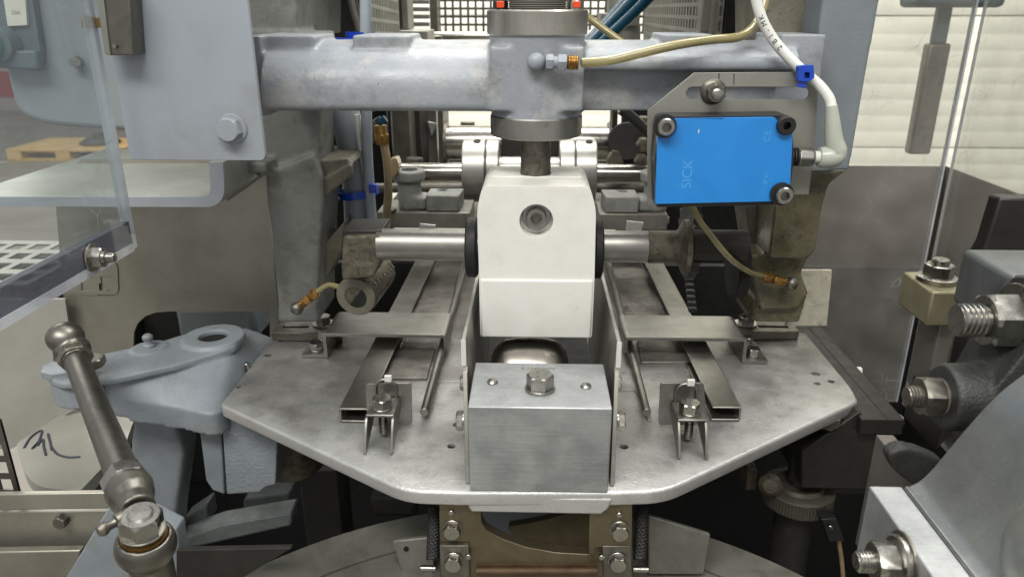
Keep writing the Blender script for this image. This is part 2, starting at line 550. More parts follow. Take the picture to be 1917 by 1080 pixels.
mat('collar_worn', (156, 155, 150), (138, 136, 130), .4, metal=.9, rough=.4, rvar=.08, dirt=((96, 90, 78), .6, .5, .7, .6))
mat('rear_bar', (132, 130, 121), (114, 112, 104), .3, metal=.4, rough=.42, dirt=((82, 78, 70), .4, .5, .7, .6))
mat('rear_steel', (104, 100, 91), (86, 82, 74), .4, metal=.4, rough=.45, dirt=((56, 52, 45), .5, .5, .7, .6))
mat('collar_aluminium', (172, 171, 166), (156, 155, 150), .4, metal=.9, rough=.33, rvar=.05, brush='x', bstr=.2)
def edge_line(a, b_, org=(0, 45)):
    p = pt(*a, Z=-24.3); q = pt(*b_, Z=-24.3)
    n = Vector((-(q.y - p.y), q.x - p.x)).normalized()
    return (n.x, n.y, n.x * (p.x - org[0]) + n.y * (p.y - org[1]))
mat('cast_aluminium', (188, 188, 186), (166, 166, 164), .22, rim=((190, 190, 188), [edge_line((411, 757), (757, 919)), edge_line((757, 919), (1246, 919)), edge_line((1246, 919), (1608, 751))]), grime=((88, 82, 75), -3, 12, .68), lines=((216, 215, 210), 0.55, [(.2, .1, .5), (.1, .3, -.9), (.4, -.3, 2.0)]), metal=.6, rough=.42, rvar=.14, bump=.045, bs=5, dirt=((112, 108, 103), .14, .40, .74, .55), dirt2=((92, 86, 82), .55, .48, .82, .65), dirt3=((58, 53, 50), 3.6, .61, .70, .8))
mat('bed_metal', (136, 133, 126), (104, 100, 94), .4, lines=((170, 168, 160), 0.5, [(.2, .1, .5), (.1, .3, -.9), (.4, -.3, 2.0)]), metal=.5, rough=.5, rvar=.1, bump=.03, bs=7, dirt=((70, 64, 56), .5, .48, .68, .8), dirt2=((48, 42, 36), 2.5, .6, .72, .7))
mat('cover_aluminium', (152, 155, 152), (132, 135, 133), .22, lines=((196, 198, 196), 0.6, [(.2, .1, .5), (.1, .3, -.9), (.4, -.3, 2.0)]), metal=.75, rough=.36, rvar=.1, bump=.008, bs=9, dirt=((98, 100, 102), .25, .45, .7, .5))
mat('olive_cast', (118, 114, 100), (92, 88, 76), .35, rough=.55, bump=.05, bs=6, dirt=((66, 60, 46), .5, .5, .7, .7), dirt2=((40, 36, 28), 2.5, .58, .7, .6))
mat('grey_cast', (132, 133, 129), (108, 109, 105), .3, rough=.55, bump=.05, bs=6, dirt=((78, 74, 66), .5, .5, .7, .6), dirt2=((50, 46, 40), 2.5, .62, .72, .5))
mat('oily_cast', (112, 106, 84), (86, 80, 58), .5, rough=.32, bump=.05, bs=7, dirt=((60, 50, 28), .5, .48, .7, .8), dirt2=((24, 22, 18), 3, .56, .66, .8), coat=.4)
mat('grimy_cast', (112, 106, 92), (76, 70, 58), .9, metal=.3, rough=.5, bump=.08, bs=6, dirt=((44, 39, 30), 2.2, .5, .66, .85))
mat('knob_metal', (92, 89, 78), (76, 73, 62), .5, metal=.4, rough=.5)  # darkened to carry the shade under the bed in its colour
mat('hub_shade_dirt', (48, 44, 37), (30, 28, 24), 1.2, rough=.6, bump=.05, bs=6, dirt=((96, 90, 76), 1.6, .60, .72, .6))  # end hub darkened for the shade around it, with paler dirt flecks
mat('head_cast', (96, 99, 99), (80, 83, 83), .4, metal=.3, rough=.5, bump=.02, bs=8)
mat('black_cast', (66, 66, 64), (50, 50, 49), .6, metal=.3, rough=.42, bump=.08, bs=7)
mat('dark_machine', (40, 38, 34), (28, 27, 24), .5, rough=.55, bump=.04, bs=5, dirt=((70, 62, 48), .8, .6, .75, .5))
mat('black_void', (16, 16, 15), (11, 11, 10), .4, rough=.8)  # near-black colour standing in for shade in holes and deep gaps
mat('black_bar', (38, 36, 33), (28, 26, 24), .5, metal=.15, rough=.46, bump=.01, bs=9, dirt=((92, 72, 44), .22, .66, .74, .5))
mat('black_plastic', (30, 30, 31), (24, 24, 25), .8, rough=.45)
mat('rubber', (20, 20, 21), (15, 15, 15), .8, rough=.6)
mat('white_plastic', (228, 228, 222), (222, 221, 214), .25, lines=((190, 186, 172), 0.45, [(.2, .1, .5), (.1, .3, -.9), (.4, -.3, 2.0)]), rough=.42, rvar=.06, sss=.15, bump=.004, bs=20, dirt=((208, 204, 190), .35, .48, .75, .6), dirt2=((120, 114, 102), 4, .72, .75, .6), dirt3=((196, 190, 172), 1.3, .62, .74, .4))
mat('blue_plastic', (36, 132, 210), (30, 122, 200), .25, lines=((96, 166, 220), 0.3, [(.2, .1, .5), (.1, .3, -.9), (.4, -.3, 2.0)]), rough=.36, rvar=.05, dirt=((28, 106, 180), .6, .6, .8, .5))
mat('blue_tie', (22, 70, 180), (18, 60, 168), .6, rough=.35)
mat('print_blue', (74, 153, 216), None, 1, rough=.5)
mat('white_cable', (214, 214, 208), (204, 204, 198), .8, rough=.42)
mat('grey_cable', (160, 168, 176), (150, 158, 166), .8, rough=.45)
mat('print_black', (36, 36, 36), None, 1, rough=.6)
mat('silicone', (200, 204, 190), (186, 192, 178), .5, rough=.32, trans=.25, sss=.2)
mat('oil_tube', (172, 162, 116), (158, 146, 96), .3, rough=.22, trans=.35, coat=.5)
mat('brown_tube', (166, 146, 112), (130, 108, 78), .5, rough=.35, coat=.4)
mat('brass', (176, 138, 78), (132, 98, 52), 1.6, metal=.85, rough=.38, bump=.01, bs=9, dirt=((70, 50, 26), 2, .52, .7, .7))
mat('rust', (92, 70, 46), (66, 48, 30), .8, rough=.6, metal=.2)
mat('pale_brass', (164, 157, 130), (142, 135, 108), .5, metal=.35, rough=.4, brush='x', bstr=.2)
mat('bronze_steel', (116, 106, 86), (98, 88, 70), .5, metal=.75, rough=.42, rvar=.08, dirt=((70, 56, 36), .5, .55, .75, .6), dirt2=((40, 32, 22), 4, .68, .75, .6))
mat('sheet_steel', (166, 163, 152), (150, 147, 136), .08, lines=((160, 158, 150), 0.35, [(.2, .1, .5), (.1, .3, -.9), (.4, -.3, 2.0)]), metal=.7, rough=.42, rvar=.05, bump=.003, bs=12, dirt=((98, 92, 82), .1, .45, .72, .5))
mat('dark_sheet', (132, 125, 119), (120, 114, 108), .1, metal=.25, rough=.45, rvar=.06, dirt=((86, 82, 82), .1, .45, .7, .5), dirt2=((52, 48, 46), 1.1, .75, .78, .6))
mat('tray_steel', (196, 198, 190), (176, 178, 170), .25, metal=.4, rough=.35, rvar=.08, brush='x', bstr=.25)  # paled so the colour carries the white reflection inside the tray
mat('galvanised', (150, 149, 141), (134, 133, 125), .25, metal=.5, rough=.45, rvar=.06)
mat('turret_metal', (132, 131, 122), (110, 109, 100), .25, metal=.4, rough=.5, rvar=.08, dirt=((76, 74, 64), .5, .5, .7, .6))
mat('stained_white', (206, 202, 186), (178, 172, 154), .8, rough=.5, dirt=((120, 108, 88), 1.4, .52, .7, .7))
mat('plate_edge', (226, 226, 220), (214, 214, 208), 1, metal=.2, rough=.4)
mat('teal_cable', (5, 60, 80), (4, 50, 68), .6, rough=.35)
mat('orange_mark', (240, 84, 30), (226, 70, 22), 2, rough=.5)
mat('green_knob', (30, 124, 88), (24, 104, 74), 1, rough=.4)
mat('switch_grey', (78, 92, 98), (68, 82, 90), .5, rough=.5)
mat('label_white', (208, 206, 192), (198, 196, 182), .5, rough=.6)
mat('copper_strip', (158, 132, 92), (120, 96, 62), 1, metal=.8, rough=.35)
mat('wood', (206, 178, 128), (182, 152, 102), .1, rough=.7, dirt=((140, 112, 70), .2, .55, .7, .5))
mat('floor_concrete', (138, 134, 126), (122, 118, 110), .01, rough=.55, dirt=((98, 94, 90), .015, .5, .7, .6))
mat('hall_wall', (226, 226, 214), (220, 220, 208), .01, rough=.6)
mat('far_wall', (170, 160, 150), (150, 140, 130), .01, rough=.7)
mat('red_paint', (150, 40, 40), None, .1, rough=.5)
mat('marker', (52, 54, 70), (70, 72, 86), 1.4, rough=.5)
mat('light_tray', (166, 165, 156), (150, 149, 140), .12, rough=.45, metal=.2)
clear('acrylic', (244, 247, 247), .07, (200, 206, 214))
clear('acrylic_scratched', (244, 244, 242), .15, (204, 200, 194))
clear('acrylic_edge', (214, 217, 222), .5, (232, 235, 240), scr=False)
clear('smoky_strip', (158, 160, 168), .26, (158, 161, 172), scr=False)

# ================================================================== THE HALL (setting)
def floor_plane():
    b = MB(); b.box(-1500, 1200, -500, 1500, -ZC - 2, -ZC)
    b.build('floor', 'floor_concrete', kind='structure', flat=True)
floor_plane()

# ribbed hall wall behind the machine, each sheet of it a panel with its ribs
WY = 300.0
wall = MB(); wall.box(-70, 500, WY + 2, WY + 8, -ZC, 170)
wall = wall.build('wall_back', 'hall_wall', kind='structure', flat=True)
zz = -ZC + 2
while zz < 165:
    b = MB()
    prf = [(WY + 2, zz), (WY + .12, zz + .1)]
    for k in range(8):
        z_ = zz + .4 + k * 6
        prf += [(WY + .0, z_ + .6), (WY + .0, z_ + 4.8), (WY + .1, z_ + 5.4), (WY + .1, z_ + 5.9)]
    prf += [(WY + 2, zz + 48.6)]
    b.prism([(-70, y, z) for y, z in prf], (570, 0, 0))
    b.build('panel', 'hall_wall', wall, ang=20)
    zz += 48.75
b = MB(); b.box(-1500, 1500, 1200, 1210, -ZC, 300)
fw = b.build('wall_far', 'far_wall', kind='structure', flat=True)
b = MB(); b.box(-1500, -640, 1199, 1199.9, -ZC + 20, -ZC + 60)
b.build('stripe', 'red_paint', fw, flat=True)

# pallet on the hall floor, far left
px_, py_ = pt(15, 300, Z=-ZC + 1), pt(230, 300, Z=-ZC + 1)
PX0, PX1, PY = px_.x, px_.x + 120, px_.y
pal = thing('pallet', 'pale wooden pallet on the hall floor behind the clear guard', 'pallet', ((PX0 + PX1) / 2, PY + 40, -ZC))
for k in range(3):
    MB().box(PX0, PX1, PY + k * 33, PY + k * 33 + 10, -ZC + .2, -ZC + 2.2).build('bottom_board', 'wood', pal, flat=True)
    for j in range(3):
        MB().box(PX0 + j * 52.5, PX0 + j * 52.5 + 15, PY + k * 33, PY + k * 33 + 10, -ZC + 2.3, -ZC + 10).build('block', 'wood', pal, flat=True)
for k in range(5):
    MB().box(PX0, PX1, PY + k * 16.5, PY + k * 16.5 + 12, -ZC + 10.2, -ZC + 12.4).build('top_board', 'wood', pal, flat=True)
b = MB(); b.lathe((PX0 + 80, PY + 40, -ZC + 12.5), (0, 0, 1), [(20, 0), (21, 2), (14, 6), (6, 8), (6, 11), (1, 11.5)], 24)
b.build('machine_part', 'dull_steel', label='grey round casting lying on top of the wooden pallet', cat='metal part')

# ================================================================== BED: plate, rails, rods, brackets
ZP = -24.3
top = [(500, 642), (440, 722), (411, 757), (757, 919), (862, 922), (1150, 922), (1246, 919), (1608, 751), (1594, 724), (1508, 622)]
bed_out = [(p.x, p.y) for p in P(top, Z=ZP)]
bl, br = pt(735, 600, Z=ZP), pt(1275, 600, Z=ZP)
yb = 74.0
bed_out = rp(bed_out + [(br.x, br.y), (br.x, yb), (bl.x, yb), (bl.x, bl.y)], [0.3, .5, .45, 1.2, 0, 0, 1.2, .45, .5, .3, 1, .2, .2, 1], 6)
def hole(px, py, r, n=18):
    p = pt(px, py, Z=ZP); return circ(p.x, p.y, r, n)
HOLES = [hole(845, 835, .26), hole(1168, 836, .26), hole(858, 795, .34), hole(1163, 790, .3), hole(1556, 714, .24), hole(1530, 718, .22), hole(1527, 700, .3), hole(446, 724, .2), hole(502, 665, .27)]
bed = thing('bed_plate', 'broad cast aluminium bed plate with angled front corners and stained grey top', 'machine bed', (0, 45, ZP - 1.5))
MB().sheet_round(bed_out, ZP, .85, .2, HOLES, rb=.12).build('plate', 'cast_aluminium', bed, ang=50)
yl_ = pt(1000, 922, Z=ZP).y + .02
b = MB(); e0, e1 = pt(880, 945, Y=yl_), pt(1128, 945, Y=yl_)
b.prism([(e0.x - .3, yl_, ZP - .35), (e1.x + .5, yl_, ZP - .35), (e1.x + .35, yl_, ZP - .95), (e1.x - .05, yl_, ZP - 1.35), (e0.x + .05, yl_, ZP - 1.35), (e0.x - .15, yl_, ZP - .95)], (0, 3, 0))
b.build('front_lip', 'cast_aluminium', bed, bevel=.1)
# plugs and pins set in the plate
for (x, y, r, h) in ((463, 688, .2, .38),):
    p = pt(x, y, Z=ZP); MB().cyl((p.x, p.y, ZP - .3), (p.x, p.y, ZP + h), r, c=.04).build('dowel_pin', 'bolt_steel', bed)
for (x, y, r) in ((1527, 700, .26), (502, 665, .24), (858, 795, .3)):
    p = pt(x, y, Z=ZP); MB().cyl((p.x, p.y, ZP - .6), (p.x, p.y, ZP - .06), r, c=.05).build('plug', 'dull_steel', bed)
for (x, y, r) in ((845, 835, .26), (1168, 836, .26)):
    p = pt(x, y, Z=ZP)
    b = MB()
    for k in range(5): b.ring((p.x, p.y, ZP - .2 - k * .16), (0, 0, 1), r - .07, r - .005, .07, 20)
    b.build('thread', 'bolt_steel', bed)
    MB().cyl((p.x, p.y, ZP - 1.2), (p.x, p.y, ZP - 1.0), r - .01).build('hole_floor', 'black_void', bed)
for (x, y, r) in ((1556, 714, .24), (1530, 718, .22), (446, 724, .2)):
    p = pt(x, y, Z=ZP); MB().cyl((p.x, p.y, ZP - .9), (p.x, p.y, ZP - .7), r - .01).build('hole_floor', 'black_void', bed)
# raised ledges cast on the plate between the rails
for s, pts_ in ((-1, [(770, 505), (862, 505), (838, 600), (745, 600)]), (-1, [(712, 655), (815, 655), (800, 712), (690, 712)]),
                (1, [(1146, 505), (1222, 505), (1262, 600), (1170, 600)]), (1, [(1192, 640), (1285, 640), (1300, 682), (1200, 682)])):
    q = P(pts_, Z=ZP + .01)
    MB().prism([v + Vector((0, 0, -.1)) for v in q], (0, 0, .32)).build('ledge', 'bed_metal', bed, bevel=.08)
o = pt(1198, 596, Z=ZP + .26)
text('embossed_number', '050 101', 'bed_metal', bed, (o.x - .1, o.y - .5, ZP + .22), (-.18, 1, 0), (-1, -.18, 0), 1.1, .05)
for s in (-1, 1):
    rp_ = [(866, 716), (828, 716), (812, 724), (806, 745), (800, 778)] if s < 0 else [(1146, 734), (1182, 732), (1196, 740), (1206, 762), (1216, 792)]
    MB().tube(spline(P(rp_, Z=ZP - .05), 6), .16, 10).build('casting_ridge', 'cast_aluminium', bed)
# black sheet on the plate paints the shade between the side plates
MB().box(-4.1, 4.3, 39.4, 62, ZP - .02, ZP + .06).build('slot_shade', 'black_void', bed, flat=True)

def hexbolt(parent, o, ax, af=1.0, h=.55, wr=0, wh=.12, m='bolt_steel', rot=0., name='hex_bolt', mark=True):
    o = Vector(o); ax = Vector(ax).normalized()
    b = MB(); b.hexa(o + ax * wh, ax, af, h, rot)
    if mark:
        _, u, v = basis(ax)
        for k in range(3): b.cyl(o + ax * (wh + h - .01) + u * (.22 * af * math.cos(k * 2.1)) + v * (.22 * af * math.sin(k * 2.1)), o + ax * (wh + h + .02) + u * (.22 * af * math.cos(k * 2.1)) + v * (.22 * af * math.sin(k * 2.1)), .05 * af, n=8)
    h_ = b.build(name, m, parent, ang=22)
    if wr:
        MB().ring(o, ax, af * .3, wr, wh, 32, .02).build('washer', m, h_)
    return h_

def socket_bolt(parent, o, ax, r=.5, h=.5, m='bolt_steel', wr=0):
    o = Vector(o); ax = Vector(ax).normalized()
    b = MB()
    b.lathe(o, ax, [(r, 0), (r, h - .08), (r - .06, h), (r * .56, h), (r * .5, h - .05), (r * .5, h - .3), (.01, h - .3)], 32)
    sb = b.build('socket_bolt', m, parent)
    # hexagon recess wall
    bb = MB(); _, u, v = basis(ax)
    ring = [o + ax * (h - .02) + (u * math.cos(k * math.pi / 3) + v * math.sin(k * math.pi / 3)) * r * .53 for k in range(6)]
    ring2 = [p - ax * .26 for p in ring]
    ro = [o + ax * (h - .02) + (u * math.cos(k * math.pi / 3) + v * math.sin(k * math.pi / 3)) * r * .6 for k in range(6)]
    bb.loops([ro, ring, ring2], True, False, True)
    bb.build('hex_recess', 'dull_steel', sb, flat=True)
    if wr: MB().ring(o - ax * .14, ax, r * .4, wr, .14, 32, .03).build('washer', m, sb)
    return sb

# --- guide rails (folded C channels), rods, bridge brackets, clamp slides and clips, one set per side
for s in (-1, 1):
    side = 'left' if s < 0 else 'right'
    # channel rail lies parallel to the machine axis
    if s < 0: a, c = pt(634, 764, Z=ZP + 1.05), pt(690, 764, Z=ZP + 1.05)
    else: a, c = pt(1389, 762, Z=ZP + 1.05), pt(1334, 762, Z=ZP + 1.05)
    xo, xi, y0 = a.x, c.x, a.y
    th = .13
    # the rails converge a little to the back
    def rail_ring(y, k=0):
        f = (y - y0) * .012 * -s
        X = lambda x: x + f
        d = s
        return [Vector((X(x), y, z)) for x, z in ((xo, ZP + .05), (xo, ZP + 1.05), (xi, ZP + 1.05), (xi, ZP + 1.05 - th), (xo - d * th, ZP + 1.05 - th), (xo - d * th, ZP + .05 + th), (xi, ZP + .05 + th), (xi, ZP + .05))]
    b = MB(); b.loops([rail_ring(y0), rail_ring(73)])
    b.build('guide_rail', 'stainless_y', None, 'folded steel channel rail on the %s side of the bed, open end towards the front' % side, 'guide rail', 'channel rails on the bed', bevel=.07)
    # round rod with a domed end
    if s < 0: a, e = pt(794, 772, Z=ZP + .75), pt(869, 498, Z=ZP + .75)
    else: a, e = pt(1211, 772, Z=ZP + .75), pt(1141, 498, Z=ZP + .75)
    d = (e - a); 
    b = MB(); b.cyl(a, a + d * 1.25, .27, c=.03, n=24)
    b.build('guide_rod', 'stainless_y', None, 'thin round steel guide rod beside the %s channel rail' % side, 'rod', 'guide rods on the bed')
    # bridge bracket: strip bent down to a foot outside and down to the rod inside
    yf, yr, tk = 50.0, 54.2, .26
    zt = pt(700, 631, Y=yf).z
    if s < 0: xs = [pt(566, 680, Y=yf).x, pt(612, 650, Y=yf).x, pt(830, 631, Y=yf).x]
    else: xs = [pt(1437, 680, Y=yf).x, pt(1392, 650, Y=yf).x, pt(1176, 631, Y=yf).x]
    x0, x1, x2 = xs
    d = s
    prof = [(x0, ZP + .03), (x1 + .0 * d, ZP + .03), (x1, zt), (x2, zt), (x2, zt - 1.0)]
    def thick(pr, t):
        # offset polyline to give the strip its thickness (inside of the bend)
        up = [(pr[0][0], pr[0][1] + t), (pr[1][0] + d * t, pr[1][1] + t), (pr[2][0] + d * t, pr[2][1] + t), (pr[3][0] - d * t, pr[3][1] + t), (pr[4][0] - d * t, pr[4][1])]
        return up
    o1 = rp([prof[0], prof[1], prof[2], prof[3], prof[4]] + thick(prof, tk)[::-1], [0, .1, .1, .1, 0, 0, .38, .38, .38, 0], 5)
    br_ = thing('bridge_bracket', 'bent steel strip bridging the %s rail, bolted foot on its outer side' % side, 'bracket', ((x0 + x2) / 2, yf + 2, ZP), 'bridge brackets over the rails')
    MB().prism([(x, yf, z) for x, z in o1], (0, yr - yf, 0)).build('strip', 'stainless', br_, bevel=.03)
    for yy in (50.9, 53.0):
        hexbolt(br_, ((x0 + x1) / 2 + d * .1, yy, ZP + .03 + tk), (0, 0, 1), 1.0 * .85, .5, .52, .1, rot=.3)
    if s < 0:
        text('stamp', '. .', 'plate_edge', br_, ((x1 + x2) / 2 - .5, 53.3, zt + tk + .002), (1, 0, 0), (0, 1, 0), .6, .004)
    # clamp slide with a slot and bolt, behind the bracket
    q = ([(508, 622), (524, 600), (640, 597), (640, 625)] if s < 0 else [(1372, 622), (1370, 597), (1483, 600), (1497, 620)])
    zs = ZP + .75
    q = P(q, Z=zs)
    ys = sum(v.y for v in q) / 4
    sl = ((530, 578) if s < 0 else (1420, 1475))
    h0, h1 = pt(sl[0], 611, Z=zs), pt(sl[1], 611, Z=zs)
    cs = thing('clamp_slide', 'flat slotted steel slide under one wide washer, %s rear corner of bed' % side, 'slide', (q[0].x, ys, ZP), 'slotted slides')
    MB().prism(q, (0, 0, -.7), [[(x, y, zs) for x, y in slot(h0.x + .2, h1.x - .2, h0.y, .22)]]).build('slide', 'dull_steel', cs, bevel=.06)
    bo = pt(606 if s < 0 else 1396, 607, Z=zs)
    hexbolt(cs, (bo.x, bo.y, zs), (0, 0, 1), 1.05, .6, .88, .14, rot=.2)
    # spring clip near the front
    cx = 718 if s < 0 else 1289
    pl = [(684, 718), (770, 717), (771, 795), (688, 795)] if s < 0 else [(1236, 717), (1318, 717), (1322, 795), (1233, 795)]
    cl = thing('clip_clamp', 'small folded clamp with hex bolt on a square plate, %s front of the bed' % side, 'clamp', (pt(cx, 800, Z=ZP).x, 40, ZP), 'bolted clips at the front of the bed')
    yk = 40.6
    v = rp(pl, 6, 4)
    MB().prism(P(v, Y=yk), (0, .14, 0)).build('plate', 'stainless', cl, bevel=.02)
    xc = pt(cx, 785, Y=39.3).x
    hw = .78
    zt2 = ZP + 1.9
    xm = xc
    b = MB()
    for q_ in (-1, 1):
        xx = xm + q_ * hw
        fl = rp([(40.5, ZP + 1.15), (40.5, zt2), (38.3, zt2), (37.9, zt2 - .55), (37.25, ZP + .05), (37.5, ZP + .02)], [0, .2, .2, .25, .1, 0], 4)
        b.prism([(xx - .07, y, z) for y, z in fl], (.14, 0, 0))
        b.build('flange', 'stainless_y', cl, bevel=.025); b = MB()
    MB().prism(rp_ if False else [(xm - hw - .05, 38.35, zt2 - .02), (xm + hw + .05, 38.35, zt2 - .02), (xm + hw + .05, 40.5, zt2 - .02), (xm - hw - .05, 40.5, zt2 - .02)], (0, 0, .16)).build('top_strap', 'stainless', cl, bevel=.05)
    hexbolt(cl, (xm, 39.2, zt2 + .14), (0, 0, 1), 1.1, .58, .62, .12, rot=.25)
    MB().thread((xm + .02, 39.1, ZP + .35), (0, 0, 1), .26, 1.7, .12).build('screw', 'bolt_steel', cl)
    lp = [Vector((xm + s * 0 + x, 40.45, z)) for x, z in ((-.62, zt2 + .1), (-.62, zt2 + .9), (-.35, zt2 + 1.3), (0, zt2 + 1.38), (.35, zt2 + 1.3), (.62, zt2 + .9), (.62, zt2 + .1))]
    MB().tube(spline(lp, 5), .09, 10).build('wire_loop', 'stainless', cl)
    MB().box(xm - .02, xm + .42, 40.3, 40.5, zt2 + 1.28, zt2 + 1.7).build('tab', 'plate_edge', cl, bevel=.03)

# --- stainless block at the front with bolt and pins
YF = 34.0
zb = ZP + .02
bt = pt(1010, 763, Y=YF).z
bxl, bxr = pt(876, 800, Y=YF).x + .02, pt(1145, 800, Y=YF).x - .02
yrear = 39.2
fb = thing('steel_block', 'square steel block standing at the front edge of the bed, bolt on top', 'block', ((bxl + bxr) / 2, 36.5, ZP))
MB().box(bxl, bxr, YF, yrear, zb, bt).build('body', 'box_metal', fb, bevel=.06, seg=2)
p = pt(1011, 728, Z=bt)
hexbolt(fb, (p.x, p.y, bt), (0, 0, 1), 1.3, .75, .82, .16, rot=.35)
for (x, y) in ((922, 716), (1097, 724)):
    p = pt(x, y, Z=bt); MB().lathe((p.x, p.y, bt - .1), (0, 0, 1), [(.3, 0), (.3, .17), (.24, .25), (.1, .29), (.01, .3)], 20).build('rivet', 'bolt_steel', fb)
o = pt(975, 690, Z=bt)
text('stamped_number', 'S 12452070', 'dull_steel', fb, (o.x, o.y - .1, bt - .005), (1, 0, 0), (0, 1, 0), .42, .012)

for s in (-1, 1):
    side = 'left' if s < 0 else 'right'
    xin = (pt(872, 660, Y=38).x if s < 0 else pt(1154, 664, Y=38).x)
    sp = thing('side_plate', 'thin upright steel plate along the %s side of the white block' % side, 'plate', (xin, 44, ZP), 'side plates of the chute')
    zt = pt(1155, 640, Y=38).z
    prof = [(53, zt), (38, zt), (38, zt - 1.6), (37.5, zt - 1.75), (35.0, ZP + .9), (34.6, ZP + .04), (53, ZP + .04)]
    # holes so that it stays one sheet
    kx = lambda z: xin + s * (z - zt) * .055
    MB().prism([(xin + s * (z - zt) * .055, y, z) for y, z in prof], (s * .24, 0, 0)).build('sheet', 'side_steel', sp, bevel=.02)
    MB().box(min(xin, xin + s * .25) - .01, max(xin, xin + s * .25) + .01, 37.96, 38.03, zt - 1.58, zt - .02).build('cut_edge', 'plate_edge', sp, flat=True)
    MB().box(min(xin, xin + s * .24) + .03, max(xin, xin + s * .24) - .03, 38.02, 53, zt - .02, zt + .012).build('top_edge_highlight', 'cut_highlight', sp, flat=True)  # thin pale strip paints the highlight along the plate's top edge
    p = pt(856 if s < 0 else 1164, 787, Y=36.6)
    hexbolt(sp, (kx(p.z) + s * .24, 36.6, p.z), (s, 0, 0), 1.0, .36, .5, .12, rot=.5, mark=False)
    p2 = pt(862 if s < 0 else 1158, 722, Y=38.6)
    hexbolt(sp, (kx(p2.z) + s * .24, 39.0, p2.z), (s, 0, 0), .8, .3, .42, .1, rot=.5, mark=False)

# roller under the white block
p = pt(1000, 690, Y=43.5)
b = MB(); b.lathe((pt(918, 670, Y=43).x, 43.6, -22.0), (1, 0, 0), [(.3, -.05), (1.0, .02), (1.5, .2), (1.9, .5), (2.15, .95), (2.27, 1.6), (2.3, 2.5), (2.27, 3.4), (2.15, 4.05), (1.9, 4.5), (1.5, 4.8), (1.0, 4.98), (.3, 5.05)], 56)
b.build('roller', 'roller_steel', None, 'short polished barrel roller below the white plastic block', 'roller')

# --- white plastic block on the vertical spindle
YB = 43.0
wx = lambda px, py: pt(px, py, Y=YB).x
zb0, zb1, zb2 = pt(1000, 632, Y=YB).z, pt(1000, 525, Y=YB).z, pt(1000, 362, Y=YB).z
ztop = pt(1000, 345, Y=YB + .55).z
wb = thing('plastic_block', 'white plastic block hanging on the vertical spindle in the middle of the machine', 'block', (0, 45, zb0))
def wl(y, x0, x1, z): return [Vector(v) for v in ((x0, y, z),)]
outl = rp([(wx(899, 632), zb0), (wx(1108, 632), zb0), (wx(1113, 525), zb1), (wx(1116, 390), pt(1000, 392, Y=YB).z), (wx(1105, 350), ztop), (wx(903, 350), ztop), (wx(893, 392), pt(1000, 392, Y=YB).z), (wx(897, 525), zb1)], [.25, .25, 0, .5, .5, .5, .5, 0], 5)
b = MB()
sb_c = pt(1004, 412, Y=YB)
hl = [(x, YB, z) for x, z in circ(sb_c.x, sb_c.z - .05, 1.0, 32)]
b.prism([(x, YB, z) for x, z in outl], (0, 5.6, 0), [[(x, y, z) for x, y, z in hl]])
b.build('body', 'white_plastic', wb, bevel=.16, seg=3)
# lower front apron, a little proud below the bend line
MB().box(wx(900, 580), wx(1108, 580), YB - .14, YB + .5, zb0 + .03, zb1 + .08).build('apron', 'white_plastic', wb, bevel=.12, seg=3)
tp = [(wx(915, 330), YB + 2.2, ztop - .02), (wx(1095, 330), YB + 2.2, ztop - .02), (wx(1095, 330), YB + 5.4, ztop - .02), (wx(915, 330), YB + 5.4, ztop - .02)]
MB().prism(tp, (0, 0, .14)).build('top_pad', 'white_plastic', wb, bevel=.05)
MB().lathe((sb_c.x, YB + .95, sb_c.z - .05), (0, -1, 0), [(.99, 0), (.99, .1), (.01, .11)], 32).build('recess_floor', 'white_plastic', wb)
socket_bolt(wb, (sb_c.x, YB + .7, sb_c.z + .05), (0, -1, 0), .62, .6, wr=.86)
# spindle
SY = YB + 2.8 + .4
XS = pt(1003, 300, Y=SY).x
sp = thing('spindle', 'vertical worn steel spindle between the crossbeam collar and the white block', 'spindle', (XS, SY, ztop))
MB().cyl((XS, SY, ztop - .5), (XS, SY, -4.0), .93, n=40, c=.05).build('lower_shaft', 'worn_shaft', sp)
MB().ring((XS, SY, ztop - .02), (0, 0, 1), .9, .99, .16, 40).build('collar', 'dull_steel', sp)
MB().cyl((XS, SY, -.3), (XS, SY, 8), .93, n=40).build('upper_shaft', 'brass', sp)

# ================================================================== CROSSBEAM
bm_ = thing('crossbeam', 'grey painted cast crossbeam spanning both frame columns, worn paint', 'beam', (0, 47, -6))
xl, xr = pt(488, 150, Y=44).x, pt(1530, 120, Y=45).x
xh = XS
b = MB()
prof = rp([(43.75, -5.5), (50.5, -5.6), (50.5, -1.75), (47.4, -1.7), (45.1, -2.15), (43.8, -3.5)], [.6, .5, .5, .6, .9, .9], 6)
b.prism([(xl, y, z) for y, z in prof], (xh - xl, 0, 0))
# left end flange
b.box(pt(478, 140, Y=46).x, pt(505, 140, Y=46).x, 45.0, 51, -5.9, -1.35)
# pads on top of the arm
b.box(pt(478, 75, Y=46).x, pt(592, 75, Y=46).x, 45.4, 50.5, -2.6, -1.35)
b.box(pt(664, 75, Y=46).x, pt(768, 75, Y=46).x, 45.4, 50.5, -2.6, -1.35)
